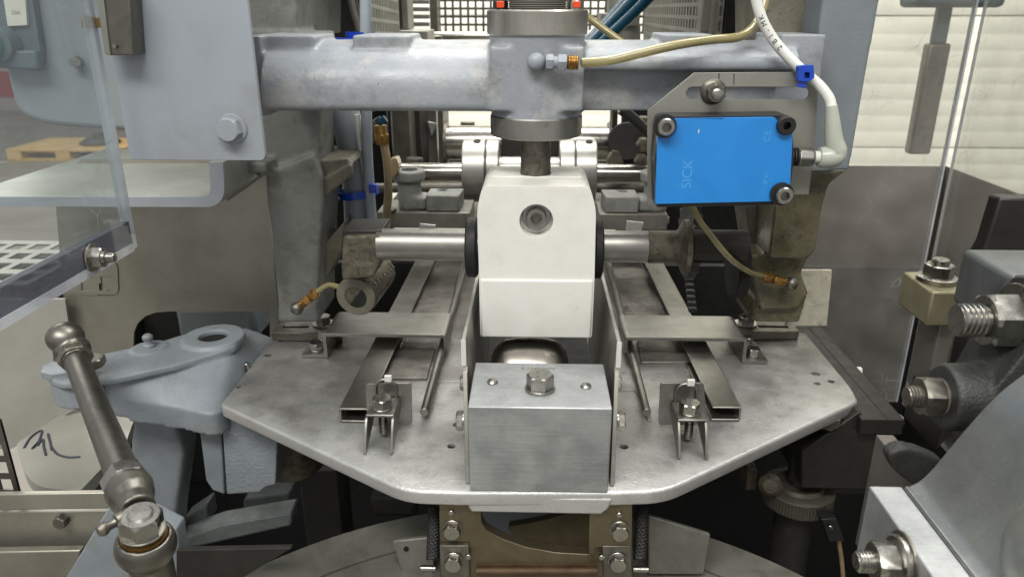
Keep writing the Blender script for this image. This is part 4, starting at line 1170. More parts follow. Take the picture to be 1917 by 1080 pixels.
b = MB(); b.prism(P(rp([(727, 300), (742, 296), (748, 312), (740, 330), (730, 330)], 4, 4), Y=66), (0, 1.4, 0)); b.build('plastic_stop', 'brown_tube', None, 'stained yellow plastic stop left of the collared shaft', 'stop', bevel=.1)
MB().tube(spline(P([(705, 222), (712, 228), (722, 222)], Y=60), 6), .3, 10).build('hose_clip', 'teal_cable', None, 'dark teal hose bend under the beam near the conduit', 'hose')
MB().pbox(696, 225, 712, 270, 62, 2).build('junction', 'grimy_cast', None, 'grimy cast junction piece under the beam by the conduit', 'fitting', bevel=.2)
# dark machinery right behind the sensor
b = MB()
b.cyl(pt(1173, 265, Y=80), pt(1173, 265, Y=86), 2.0, n=28, c=.1)
b.build('pulley', 'dark_machine', None, 'dark pulley half hidden left of the sensor plate', 'pulley')
for k, (a, b_) in enumerate(((1203, 229), (1203, 269), (1199, 300))):
    q = pt(a, b_, Y=78)
    hexbolt_o = MB(); hexbolt_o.cyl(q, q + Vector((0, -1.4, 0)), .75, n=6); hexbolt_o.build('stud_nut', 'grimy_cast', None, ['uppermost dark nut left of the sensor plate', 'middle dark nut left of the sensor plate', 'lowest dark nut left of the sensor plate'][k], 'nut', bevel=.06)
MB().prism(P(rp([(1138, 300), (1148, 283), (1160, 286), (1168, 305), (1160, 326), (1140, 326)], 3, 3), Y=79), (0, 1.5, 0)).build('pawl', 'grimy_cast', None, 'dark angular pawl beside the right clamp collar', 'pawl', bevel=.1)
MB().tube(spline(P([(1162, 205), (1185, 222), (1215, 250), (1240, 275)], Y=72), 6), .5, 12).build('cable', 'black_plastic', None, 'thick black cable crossing behind the sensor plate', 'cable')
MB().pbox(1146, 200, 1156, 270, 84, 3).build('upright_plate', 'dark_machine', None, 'dark narrow upright right of the rear roller', 'plate', 'upright plates behind the beam', bevel=.1)

# enclosure of the machine, its shade painted black (back, sides, floor of the housing)
en = thing('machine_housing', 'machine housing behind and below the bed, its inner shade painted black', 'housing', (0, 70, -100))
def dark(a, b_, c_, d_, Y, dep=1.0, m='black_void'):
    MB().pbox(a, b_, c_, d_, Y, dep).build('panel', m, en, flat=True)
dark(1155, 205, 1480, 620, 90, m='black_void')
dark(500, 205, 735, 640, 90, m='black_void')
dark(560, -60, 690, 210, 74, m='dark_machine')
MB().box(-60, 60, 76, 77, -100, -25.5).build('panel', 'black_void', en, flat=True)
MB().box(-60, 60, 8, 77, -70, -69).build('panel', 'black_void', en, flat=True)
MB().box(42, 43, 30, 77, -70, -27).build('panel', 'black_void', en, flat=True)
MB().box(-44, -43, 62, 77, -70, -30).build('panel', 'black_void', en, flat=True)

MB().box(9, 30, 52, 82, 7, 34).build('unseen_shade_block', 'post_paint', en, bevel=.4)  # added block out of view, keeps overhead light off the right rear
MB().box(-34, -13, 54, 82, 7, 34).build('unseen_shade_block', 'post_paint', en, bevel=.4)  # its added twin, shading the left rear from out of view

# ================================================================== PERFORATED GUARDS, BRACKETS ABOVE THE BEAM
def perforated(o, u, v, nx, ny, pitch, hole_, th_, name, m, label=None, cat=None, group=None, parent=None, pv=None, hv=None):
    """sheet with square holes: real openings"""
    o = Vector(o); u = Vector(u).normalized(); v = Vector(v).normalized(); n = u.cross(v)
    pv = pv or pitch; hv = hv or hole_
    g = (pitch - hole_); gv = (pv - hv)
    xs = [0]; ys = [0]
    for k in range(nx): xs += [k * pitch + g, (k + 1) * pitch]
    xs += [nx * pitch + g]
    for k in range(ny): ys += [k * pv + gv, (k + 1) * pv]
    ys += [ny * pv + gv]
    b = MB(); bm = b.bm
    V = [[[bm.verts.new(o + u * x + v * y + n * (t * th_)) for y in ys] for x in xs] for t in (0, 1)]
    hole_c = lambda i, j: 0 <= i < len(xs) - 1 and 0 <= j < len(ys) - 1 and i % 2 == 1 and j % 2 == 1
    for i in range(len(xs) - 1):
        for j in range(len(ys) - 1):
            if hole_c(i, j):
                c_ = [(i, j), (i + 1, j), (i + 1, j + 1), (i, j + 1)]
                for k in range(4):
                    a = c_[k]; e = c_[(k + 1) % 4]
                    b.face((V[0][a[0]][a[1]], V[0][e[0]][e[1]], V[1][e[0]][e[1]], V[1][a[0]][a[1]]))
            else:
                for t in (0, 1):
                    b.face((V[t][i][j], V[t][i + 1][j], V[t][i + 1][j + 1], V[t][i][j + 1]))
    return b.build(name, m, parent, label, cat, group, flat=True)

YG = 115.0
gp = pt(819, 64, Y=YG)
perforated((gp.x, YG, gp.z), (1, 0, 0), (0, 0, 1), 32, 14, 1.1, .78, .25, 'perforated_guard', 'dull_steel', 'square holed steel guard sheet behind the flange, facing the front', 'guard', 'perforated guards')
g1 = pt(742, 66, Y=78); g0 = pt(690, 66, Y=60)
perforated(g0, (g1 - g0).normalized(), (0, 0, 1), 20, 8, .95, .5, .2, 'perforated_guard', 'galvanised', 'slot holed guard sheet left of the flange, running front to back', 'guard', 'perforated guards', pv=1.0, hv=.72)
g2 = pt(1206, 80, Y=112); g3 = pt(1340, 80, Y=66)
perforated(g2, Vector((g3.x - g2.x, g3.y - g2.y, 0)), (0, 0, 1), 30, 12, 1.6, .85, .2, 'perforated_guard', 'galvanised', 'slot holed guard sheet right of the flange, running front to back', 'guard', 'perforated guards', pv=1.15, hv=.8)
MB().cyl(pt(800, 69, Y=100), pt(1130, 69, Y=100), .6, n=24).build('guard_rod', 'chrome', None, 'bright horizontal rod just above the beam behind the flange', 'rod')
br3 = thing('guard_bracket', 'grey angle bracket and rail above the beam left of the flange', 'bracket', pt(770, 75, Y=80))
MB().pbox(720, -60, 731, 62, 82, 5).build('post', 'galvanised', br3, bevel=.1)
MB().pbox(732, -60, 748, 58, 84, 5).build('post', 'sheet_steel', br3, bevel=.1)
MB().pbox(750, -60, 762, 56, 83, 4).build('post', 'galvanised', br3, bevel=.1)
MB().pbox(722, 58, 800, 80, 80, 6).build('foot', 'galvanised', br3, bevel=.1)
MB().pbox(804, -60, 818, 80, 108, 4).build('post', 'dull_steel', br3, bevel=.1)
for k in range(5):
    MB().pbox(763, -2 + k * 14 - 12, 803, 6 + k * 14 - 12, 100, 1).build('slat', 'galvanised', br3, bevel=.08)
b = MB(); b.cyl(pt(806, 66, Y=92), pt(806, 82, Y=92), 1.4, n=20, c=.1); b.build('foot_stud', 'dull_steel', br3)
c = pt(704, 18, Y=70); MB().cyl(c, c + Vector((.3, -1.2, 0)), .35, n=12).build('screw', 'dull_steel', br3)
rb = thing('cable_block', 'grey clamp block with pale cap above the beam right of the flange', 'block', pt(1160, 80, Y=80))
MB().pbox(1125, 25, 1198, 50, 84, 5).build('plate', 'galvanised', rb, bevel=.1)
b = MB(); b.cyl(pt(1173, 82, Y=86), pt(1173, 48, Y=86), 1.5, n=24); b.build('post', 'galvanised', rb)
MB().pbox(1142, -50, 1160, 26, 86, 3).build('stem', 'galvanised', rb, bevel=.1)
b = MB(); b.lathe(pt(1172, 20, Y=85), (0, 0, 1), [(.5, -.6), (1.3, 0), (.9, .9), (.3, 1.5)], 20); b.build('cap', 'white_cable', rb)
MB().sphere(pt(1108, 71, Y=88), 1.0, 16, (1.4, 1, .8)).build('end_cap', 'white_cable', rb)
for k, (a, e, r_) in enumerate((((1098, 90), (1222, -40), .6), ((1112, 92), (1250, -40), .55), ((1088, 92), (1190, -20), .45))):
    MB().tube(spline([pt(*a, Y=70), pt((a[0] + e[0]) / 2 - 4, (a[1] + e[1]) / 2 + 6, Y=72), pt(*e, Y=74)], 8), r_, 12).build('cable', 'teal_cable', None, ['dark teal cable rising behind the flange, leftmost thick one', 'dark teal cable rising behind the flange, on the right of its bundle', 'thinnest dark teal cable at the back of the bundle'][k], 'cable', 'teal cables behind the flange')
pr2 = thing('guard_post', 'grey guard post with dark block above the right arm of the beam', 'post', pt(1340, 80, Y=64))
MB().pbox(1316, -60, 1334, 62, 64, 2).build('post', 'sheet_steel', pr2, bevel=.1)
MB().pbox(1335, -60, 1347, 66, 63, 2).build('edge', 'galvanised', pr2, bevel=.1)
MB().pbox(1347, -60, 1440, 84, 66, 6).build('block', 'dark_machine', pr2, bevel=.1)

# ================================================================== LEFT SIDE
# big sheet panel with rounded cut out
YSP = 57.0
o_ = [(104, 384), (150, 300), (500, 300), (500, 360), (522, 582), (520, 690), (505, 690), (505, 583), (320, 583), (292, 585), (272, 592), (258, 605), (251, 622), (250, 645), (250, 690), (132, 690), (122, 600)]
ls = thing('side_sheet', 'large brownish steel side sheet left of the column with a rounded cut out', 'panel', pt(320, 600, Y=YSP))
MB().prism(P(o_, Y=YSP), (0, .25, 0)).build('sheet', 'sheet_steel', ls, bevel=.02)
fx_ = [(146, 498), (216, 492), (220, 500), (222, 545), (216, 553), (150, 553)]
MB().prism(P(rp(fx_, 4, 3), Y=YSP - .1), (0, .15, 0), [P([(152, 520), (180, 518), (182, 543), (152, 545)], Y=YSP - .1), P([(188, 518), (212, 516), (214, 541), (190, 543)], Y=YSP - .1)]).build('cutout_cover', 'sheet_steel', ls, bevel=.03)
MB().pbox(330, 575, 478, 640, 66, 5).build('inner_post', 'pendant_paint', None, 'pale grey post inside the dark cut out of the side sheet', 'post', bevel=.6)
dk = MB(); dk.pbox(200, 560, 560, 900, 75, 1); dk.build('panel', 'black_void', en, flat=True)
# folded tray
YT = 46.0
tr_ = thing('tray', 'folded grey steel tray under the cabinet with upturned right end', 'tray', pt(200, 388, Y=YT + 8))
p1 = P([(-80, 368), (395, 368), (392, 303), (418, 303), (424, 388), (-80, 386)], Y=YT)
pr_ = rp([(p.x, p.z) for p in p1], [0, .5, 0, 0, 1.6, 0], 6)
MB().prism([(x, YT, z) for x, z in pr_], (0, 18, 0)).build('sheet', 'tray_steel', tr_, bevel=.05)
MB().prism([(x, YT - .08, z) for x, z in pr_], (0, .079, 0)).build('front_edge', 'cabinet_paint', tr_, bevel=.02)
MB().prism(P([(420, 325), (486, 325), (470, 345), (424, 378)], Y=YT + 6), (0, 1.0, 0)).build('gusset', 'grey_cast', tr_, bevel=.1)
q = pt(225, 322, Y=150); q1 = pt(410, 322, Y=150)
MB().box(q.x - 5, q1.x + 10, 150, 151, -60, pt(300, 296, Y=150).z).build('screen', 'hall_wall', None, 'pale screen board standing in the hall below the cabinet edge', 'board', bevel=.1)
# pendant control box behind acrylic
YPB = 62.0
pb = thing('control_box', 'rounded grey control box behind the clear guard with a green knob', 'control box', pt(100, 235, Y=YPB))
o_ = rp([(-60, -80), (260, -80), (262, 240), (120, 232), (40, 212), (14, 150), (2, 60), (-5, -80)][1:] + [], 0)
ob_ = rp([(-12, -80), (262, -80), (262, 248), (90, 236), (30, 216), (6, 120)], [0, 0, 0, 30, 40, 60], 6)
MB().prism(P(ob_, Y=YPB), (0, 12, 0)).build('body', 'pendant_paint', pb, bevel=.5, seg=3)
MB().prism(P(rp([(8, -60), (52, -60), (76, 100), (72, 135), (40, 130), (-10, 128), (-20, 40)], 6, 3), Y=YPB - .8), (0, .9, 0)).build('switch_plate', 'switch_grey', pb, bevel=.15)
MB().prism(P([(2, -30), (45, -30), (51, 48), (14, 50)], Y=YPB - 1.1), (0, .3, 0)).build('label_plate', 'label_white', pb, bevel=.03)
a = pt(19, 28, Y=YPB - 1.12); text('plate_print', 'DIA', 'dull_steel', pb, (a.x + .15, YPB - 1.105, a.z), (1, 0, 0), (0, 0, 1), .42, .004)
c = pt(6, 84, Y=YPB - 1)
MB().cyl(c, c + Vector((0, -1.0, 0)), 1.5, 1.3, n=32).build('collar', 'switch_grey', pb)
MB().cyl(c + Vector((-.3, -1, 0)), c + Vector((-.3, -2.0, 0)), 1.05, .95, n=28).build('knob', 'green_knob', pb)
MB().prism(P([(-10, 95), (66, 95), (72, 132), (-10, 128)], Y=YPB - 1.6), (0, 1.0, 0)).build('switch_base', 'switch_grey', pb, bevel=.2)
c = pt(146, 115, Y=YPB); MB().cyl(c, c + Vector((.35, -1.0, 0)), .42, n=20, c=.05).build('screw', 'bolt_steel', pb)
# left acrylic guard, parallel to the machine axis
c0 = pt(258, 462, Y=39.0)
XA = c0.x
zlo = c0.z
zmid = pt(245, 411, Y=39.0).z
ac = thing('clear_guard', 'clear acrylic guard panel at far left, bolted along its lower edge', 'guard', (XA, 30, zlo), 'clear acrylic guards')
MB().box(XA - .5, XA - .02, 8, 38.6, zmid, 16).build('pane', 'acrylic', ac, flat=True)
MB().box(XA - .5, XA - .02, 38.6, 39, zlo, 16).build('end_face', 'acrylic_edge', ac, flat=True)
MB().box(XA - .5, XA - .02, 8, 38.6, zlo + .35, zmid).build('lower_strip', 'smoky_strip', ac, flat=True)
MB().box(XA - .55, XA + .02, 8, 38.6, zlo - .1, zlo + .35).build('lower_edge', 'acrylic_edge', ac, flat=True)
p = pt(172, 482, X=XA)
MB().ring((XA, p.y, p.z), (1, 0, 0), .2, .72, .12, 32, .03).build('washer', 'bolt_steel', ac)
MB().hexa((XA + .12, p.y, p.z), (1, 0, 0), .95, .5, .2).build('nut', 'bolt_steel', ac, ang=22)
MB().lathe((XA + .62, p.y, p.z), (1, 0, 0), [(.36, 0), (.34, .14), (.25, .16), (.24, .5), (.2, .55), (.02, .56)], 20).build('stud', 'bolt_steel', ac)
# perforated sheets seen through the guard
a = pt(116, 500, Z=-24.0)
MB().box(a.x - 20, a.x + .5, 62, 78, -32, -25.2).build('panel', 'dark_machine', en, flat=True)  # dark box added underneath so the sheet's holes look shaded
perforated((a.x - 17.3, 63.5, -24.0), (1, 0, 0), (0, 1, 0), 7, 4, 2.4, 1.6, .2, 'perforated_tray', 'galvanised', 'pale square holed sheet lying behind the clear guard', 'sheet', pv=3.2, hv=1.9)
a = pt(40, 925, Y=42)
perforated((a.x - 3 * 1.2 - .3, 42, a.z), (1, 0, 0), (0, 0, 1), 3, 4, 1.2, .85, .2, 'perforated_guard', 'dull_steel', 'dark square holed guard strip at the lower left corner', 'guard', 'perforated guards', pv=1.35, hv=.85)
# pale tray with marker scribble
YW = 50.0
wt = thing('pale_tray', 'pale beige folded tray at lower left with black marker scribble', 'tray', pt(120, 920, Y=YW))
MB().prism(P(rp([(-40, 560), (122, 560), (140, 700), (150, 760), (40, 830), (20, 840), (-40, 840)], 4, 3), Y=YW + 6), (0, .3, 0)).build('sheet', 'light_tray', wt, bevel=.03)
sl = P(rp([(30, 830), (150, 752), (260, 760), (235, 830), (150, 918), (75, 912), (48, 890)], [6, 4, 4, 4, 6, 24, 16], 5), Z=-33.0)
MB().prism(sl, (0, 0, -1.0)).build('shelf', 'light_tray', wt, bevel=.1)
for st in ([(45, 838), (58, 818), (78, 806), (72, 826), (60, 840), (78, 822)], [(70, 834), (80, 822), (82, 836), (86, 852)], [(90, 812), (94, 828), (97, 842)], [(97, 838), (108, 850), (128, 856), (150, 855)]):
    MB().tube(spline(P(st, Z=-32.97), 5), .1, 6).build('scribble', 'marker', wt)
# floor channel
ch = thing('base_channel', 'brownish steel base channel at the lower left corner with a side bolt', 'channel', pt(100, 1000, Y=38))
p = pt(0, 925, Y=40)
MB().prism(P([(-60, 926), (216, 922), (206, 952), (-60, 956)], Y=40), (0, .4, 0)).build('upper_flange', 'sheet_steel', ch, bevel=.08)
MB().prism(P([(-60, 960), (200, 956), (160, 1035), (-60, 1030)], Y=40.3), (0, 1, 0)).build('web', 'sheet_steel', ch, bevel=.05)
MB().prism(P([(-60, 1034), (150, 1030), (140, 1120), (-60, 1120)], Y=39), (0, .6, 0)).build('lower_flange', 'sheet_steel', ch, bevel=.1)
q = pt(118, 972, Y=40.2); MB().hexa(q, (0, -1, 0), .8, .5).build('hex_bolt', 'dull_steel', ch, ang=22)

# painted arm casting
ar = thing('swing_arm', 'blue grey painted cast swing arm reaching left from under the bed', 'arm', pt(300, 800, Y=45))
ZA = -22.6
b = MB()
rim = rp([(84, 700), (98, 676), (180, 664), (300, 638), (360, 620), (405, 612), (446, 622), (448, 644), (415, 657), (330, 682), (220, 706), (110, 718)], [20, 20, 10, 8, 10, 16, 16, 16, 10, 8, 8, 24], 4)
bo = pt(400, 634, Z=ZA)
b.prism(P(rim, Z=ZA), (0, 0, -.5), [[(x, y, ZA) for x, y in circ(bo.x, bo.y, 1.0, 32)]])
b.prism(P(rp([(84, 702), (98, 676), (190, 664), (190, 710), (110, 718)], [14, 16, 0, 0, 20], 4), Z=ZA - .2), (0, 0, -2.0))
# lower body sloping down under the bed plate
sl_ = [((92, 712, -22.95), (100, 722, -23.2)), ((180, 706, -22.9), (180, 736, -24.0)), ((240, 698, -22.85), (245, 750, -24.5)), ((330, 677, -22.82), (330, 763, -24.9)),
       ((400, 659, -22.82), (404, 774, -25.2)), ((440, 645, -22.9), (450, 735, -25.3)), ((455, 612, -23.2), (530, 640, -25.3))]
ra_ = spline([pt(p[0], p[1], Z=p[2]) for p, q in sl_], 6); rb_ = spline([pt(q[0], q[1], Z=q[2]) for p, q in sl_], 6)
b.loops([[p, p.lerp(q, .5) + Vector((0, 0, .1)), q, q - Vector((0, 0, 1.7)), p - Vector((0, 0, 1.7))] for p, q in zip(ra_, rb_)])
#, q[1], Z=q[2]), pt(q[0], q[1], Z=q[2]) - Vector((0, 0, 1.7)), pt(p[0], p[1], Z=p[2]) - Vector((0, 0, 1.7))] for p, q in sl_])
# raised boss with hole, grease boss
bo = pt(400, 634, Z=ZA)
b.ring((bo.x, bo.y, ZA - .3), (0, 0, 1), 1.0, 2.2, .58, 40)
gn = pt(280, 652, Z=ZA); b.cyl((gn.x, gn.y, ZA - .5), (gn.x, gn.y, ZA + .14), 1.2, n=28)
b.build('casting', 'blue_grey_paint', ar, cast=.1, smooth=5)
MB().lathe((bo.x, bo.y, ZA + .24), (0, 0, 1), [(1.0, -.32), (.01, -.34)], 36, cap=False).build('bore_shade', 'black_void', ar)  # black disc paints the dark depth of a shallow bore
MB().lathe((gn.x, gn.y, ZA + .1), (0, 0, 1), [(.42, 0), (.42, .18), (.28, .3), (.26, .5), (.36, .65), (.36, .85), (.2, 1.0), (.02, 1.02)], 18).build('grease_nipple', 'blue_grey_paint', ar)
eb = pt(118, 692, Z=ZA)
MB().cyl((eb.x, eb.y, ZA - .2), (eb.x, eb.y, ZA + .3), 1.3, n=8).build('spacer', 'blue_grey_paint', ar, bevel=.06)
# front blocks hanging from the arm
b = MB()
b.prism(P([(372, 790), (411, 764), (420, 926), (398, 918), (386, 900)], Y=44.7), (0, 2, 0)); b.build('web_block', 'blue_grey_paint', ar, bevel=.12, seg=3)
b = MB()
b.prism(P([(413, 762), (520, 806), (516, 908), (498, 912), (486, 922), (424, 926)], Y=44.4), (0, 2, 0)); b.build('pad_block', 'rough_paint', ar, bevel=.14, seg=3)
ps = MB(); q = pt(535, 880, Y=47); ps.cyl((q.x, 48.5, pt(535, 905, Y=46.2).z), (q.x, 48.5, -25.8), 2.35, n=40, c=.15)
ps.build('pivot_pin', 'grimy_cast', None, 'brown oily pivot pin standing under the left of the bed', 'pin')
# pedestal casting below the arm
pd = thing('pedestal', 'blue grey curved cast pedestal below the swing arm', 'pedestal', pt(300, 1080, Y=44))
b = MB()
b.prism(P([(250, 770), (330, 800), (345, 850), (330, 960), (320, 1090), (180, 1090), (210, 950), (240, 860)], Y=46.5), (0, 2.5, 0))
b.build('casting', 'blue_grey_paint', pd, cast=.25, smooth=14)
MB().prism(P([(118, 1090), (215, 930), (330, 990), (345, 1090)], Y=37), (0, 1.2, 0)).build('wedge_plate', 'blue_grey_paint', pd, bevel=.1)
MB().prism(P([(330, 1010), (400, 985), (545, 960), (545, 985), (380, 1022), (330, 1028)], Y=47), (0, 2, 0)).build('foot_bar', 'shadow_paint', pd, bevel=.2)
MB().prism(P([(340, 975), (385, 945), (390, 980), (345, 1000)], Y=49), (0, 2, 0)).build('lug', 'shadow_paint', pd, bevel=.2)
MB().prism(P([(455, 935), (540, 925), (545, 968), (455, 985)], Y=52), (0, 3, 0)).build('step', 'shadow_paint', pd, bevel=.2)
MB().prism(P([(330, 1030), (545, 1026), (440, 1090), (330, 1090)], Y=36), (0, .4, 0)).build('floor_plate', 'dark_machine', None, 'dark triangular plate at the bottom left beside the turret', 'plate', bevel=.03)
# grey uprights in the shadow below the bed
MB().pbox(570, 880, 640, 1090, 58, 4).build('inner_post', 'dark_machine', None, 'dark grey upright in the shadow left below the bed', 'post', bevel=.2)
MB().pbox(690, 925, 780, 970, 58, 4).build('inner_block', 'dark_machine', None, 'dark rounded block in the shadow under the bed plate', 'block', bevel=.6)

# tie rod with ball ends
rd = thing('tie_rod', 'long steel tie rod with ball joint ends leaning at lower left', 'tie rod', pt(265, 1000, Y=28))
A = pt(140, 668, Y=41.5); B = pt(232, 892, Y=30.2)
dv = (B - A).normalized()
MB().cyl(A, B, .7, .78, n=36, c=.04).build('rod', 'rod_steel', rd)
up_c = pt(122, 632, Y=42.6)
b = MB(); b.lathe(A + dv * .6, -dv, [(.75, 0), (.78, .7), (.95, 1.1), (1.1, 1.5), (.9, 2.0)], 32); b.sphere(up_c, 1.12, 28, (1, 1, .9))
b.build('upper_joint', 'rod_steel', rd, cast=.08, smooth=3)
MB().hexa(A - dv * .25, dv, 1.75, .75, .5, both=True).build('lock_nut', 'dull_steel', rd, ang=22)
MB().cyl(up_c + Vector((0, 0, -1.6)), up_c + Vector((.1, .2, -.8)), 1.0, n=8).build('joint_base', 'dull_steel', rd, bevel=.08)
q = pt(170, 672, Y=43.5); MB().hexa(q + Vector((0, 0, -.5)), (0, 0, 1), 1.5, .6, .2, both=True).build('base_nut', 'dull_steel', rd, ang=22)
# lower end: hex sleeve, ball housing, bolt and nipple
MB().hexa(B - dv * .05, dv, 1.85, .95, .35, both=True, chamfer=.2).build('lock_nut', 'bolt_steel', rd, ang=22)
bc = pt(270, 1012, Y=27.2)
b = MB()
b.lathe(B + dv * .9, dv, [(1.0, 0), (1.08, .25), (1.0, .9), (.82, 1.4), (.8, 2.1)], 36)
b.lathe(bc + Vector((0, 0, -.9)), (.12, -.12, 1), [(.6, -.5), (1.0, -.1), (1.28, .45), (1.32, .8), (1.24, 1.15), (1.1, 1.38), (1.0, 1.38), (.9, 1.2)], 44)
b.build('ball_housing', 'rod_steel', rd, cast=.07, smooth=3)
nax = Vector((.12, -.12, 1)).normalized()
MB().ring(bc + nax * .36, nax, .55, 1.0, .1, 40).build('seal', 'brass', rd)
MB().ring(bc + nax * .42, nax, .4, .78, .22, 36, .04).build('spacer', 'dull_steel', rd)
MB().ring(bc + nax * .64, nax, .4, .98, .12, 40, .03).build('washer', 'bolt_steel', rd)
MB().hexa(bc + nax * .76, nax, 1.62, .85, .2, chamfer=.22).build('nut', 'bolt_steel', rd, ang=22)
MB().lathe(bc + nax * 1.5, nax, [(.56, 0), (.56, .12), (.46, .22), (.02, .23)], 32).build('bolt_end', 'bolt_steel', rd)
nd = (pt(195, 988, Y=26.6) - pt(225, 972, Y=27.2)).normalized(); q = pt(226, 972, Y=27.2)
MB().lathe(q - nd * .3, nd, [(.34, 0), (.34, .5), (.2, .56), (.2, .85), (.3, 1.0), (.32, 1.15), (.22, 1.32), (.02, 1.34)], 20).build('grease_nipple', 'dull_steel', rd)
MB().cyl(bc + Vector((.05, .1, -5.5)), bc + Vector((.05, .05, -.9)), .95, n=32, c=.05).build('stud', 'rod_steel', rd)

# ================================================================== TURRET AND FORMING TOOL BELOW THE BED
ZT = -33.0
tu = thing('turret', 'large round grey turret table below the front of the bed', 'turret', (0, 19, ZT - 3))
MB().lathe((0, 19, ZT - 3), (0, 0, 1), [(22.3, 0), (25.6, 0), (25.6, 2.85), (25.45, 3.0), (22.3, 3.0), (22.3, 0)], 160, cap=False).build('rim', 'turret_metal', tu)
MB().lathe((0, 19, ZT - 3), (0, 0, 1), [(1, 0), (22.2, 0), (22.2, 2.9), (22.1, 3.0), (1, 3.0)], 160).build('disc', 'turret_metal', tu)
for (a, b_, c_, d_) in ((735, 1005, 812, 1075), (1222, 965, 1330, 1075)):
    q = P([(a, b_ + 8), (c_, b_), (c_, d_), (a + 18, d_)] if a < 1000 else [(a - 8, b_), (c_, b_ + 36), (c_ - 12, d_), (a - 8, d_)], Y=37.5)
    pk = MB().prism(q, (0, .3, 0)).build('pocket_wall', 'turret_metal', tu, bevel=.08)
q = pt(760, 1028, Y=37.4); MB().cyl(q, q + Vector((0, .15, 0)), .16, n=12).build('pin_hole', 'black_void', tu)

YTL = 34.6
ft = thing('forming_tool', 'brown tinted forming tool plate with four bolts under the front lip', 'tool plate', pt(1003, 1060, Y=YTL))
o_ = [(822, 935), (905, 935), (905, 990), (925, 1008), (980, 1028), (1050, 1040), (1105, 1043), (1105, 1020), (1106, 935), (1184, 935), (1186, 1100), (822, 1100)]
o_ = [(822, 930), (900, 930), (902, 978), (910, 992), (940, 1008), (985, 1024), (1040, 1034), (1105, 1038), (1103, 930), (1184, 930), (1184, 1100), (824, 1100)]
MB().prism(P(o_, Y=YTL), (0, .7, 0)).build('plate', 'bronze_steel', ft, bevel=.05)
MB().prism(P([(1104, 930), (1184, 930), (1182, 1022), (1114, 1024), (1112, 1038), (1102, 1038)], Y=YTL - .22), (0, .2, 0)).build('shim_plate', 'bronze_steel', ft, bevel=.03)
for (a, b_, c_) in ((823, 1021, 877), (1128, 1022, 1181)):
    MB().prism(P([(a, b_), (c_, b_), (c_ + 3, 1100), (a + 3, 1100)], Y=YTL - .3), (0, .28, 0)).build('foot_plate', 'dull_steel', ft, bevel=.03)
for (x, y, dd) in ((847, 988, 0), (1160, 990, .24), (849, 1048, .32), (1156, 1048, .32)):
    c = pt(x, y, Y=YTL - dd)
    hexbolt(ft, (c.x, YTL - dd, c.z), (0, -1, 0), .88, .42, .55, .08, rot=.4)
for (x, y, dd) in ((845, 958, 0), (1159, 962, .24), (1157, 1007, .24), (877, 1040, .3), (1126, 1041, .3)):
    c = pt(x, y, Y=YTL - dd)
    MB().cyl(c + Vector((0, .1, 0)), c + Vector((0, -.14, 0)), .17, n=16, c=.03).build('dowel', 'bolt_steel', ft)
q0, q1 = pt(892, 1068, Y=YTL - .2), pt(1118, 1068, Y=YTL - .2)
MB().cyl(q0, q1, .22, n=16).build('rust_rod', 'rust', ft)
MB().prism(P([(893, 1055), (1116, 1055), (1116, 1062), (893, 1062)], Y=YTL - .03), (0, .05, 0)).build('rust_stain_strip', 'rust', ft, bevel=.01)
# funnel wall seen through the opening
b = MB()
b.prism(P(rp([(950, 985), (1010, 975), (1105, 950), (1120, 950), (1120, 1035), (1000, 1012), (958, 1000)], [6, 10, 0, 0, 0, 10, 6], 4), Y=38), (0, .5, 0))
b.build('funnel_blade', 'bronze_steel', None, 'curved brown funnel blade inside the forming tool opening', 'blade', bevel=.06)
MB().box(-3.6, 3.6, 41, 42, -34, -26).build('panel', 'cabinet_paint', en, flat=True)
for s, (x0_, x1_, px_, py_) in ((-1, (800, 822, 800, 1063)), (1, (1188, 1210, 1198, 1065))):
    q = pt(x0_ + 10, 1045, Y=YTL); 
    tq = pt(x0_ + 14, 950, Y=YTL + 2)
    t = thing('tension_spring', 'black coil spring beside the %s edge of the forming tool' % ('left' if s < 0 else 'right'), 'spring', q, 'springs of the forming tool')
    b = MB(); n_ = 260; L_ = tq - q
    _, u, v = basis(L_)
    hel = [q + L_ * (k / n_) + (u * math.cos(k * .95) + v * math.sin(k * .95)) * .3 for k in range(n_)]
    b.tube(hel, .1, 6); b.cyl(q, tq, .22, n=12); b.build('coil', 'rubber', t)
    c = pt(px_, py_, Y=YTL - .2)
    MB().cyl(c + Vector((-.4, 0, 0)), c + Vector((.5, 0, 0)), .17, n=16, c=.03).build('hook_pin', 'bolt_steel', t)

# ================================================================== RIGHT SIDE
# dark bar parallel to the axis, with end bolt
ZB = -24.7
q = P([(1508, 622), (1568, 640), (1694, 786), (1614, 786)], Z=ZB)
gb = thing('guide_bar', 'black steel guide bar along the right edge of the bed with worn brown corner', 'bar', (q[2].x, 45, ZB - 1))
xi, xo = q[3].x, q[2].x; yn = q[2].y
MB().box(xi, xo, yn, 58, ZB - 1.1, ZB).build('bar', 'black_bar', gb, bevel=.05)
MB().box(xo - 1.1, xo - 1.06, yn - .01, 58, ZB - .02, ZB + .02).build('joint_line', 'black_void', gb, flat=True)
c = pt(1604, 690, X=xo); MB().cyl((xo, c.y, ZB - .3), (xo + .35, c.y, ZB - .3), .3, n=6).build('end_bolt', 'plate_edge', gb, bevel=.04)
MB().cyl((xo, yn + .8, ZB - .5), (xo + .25, yn + .8, ZB - .5), .42, n=6).build('end_bolt', 'bolt_steel', gb, bevel=.04)
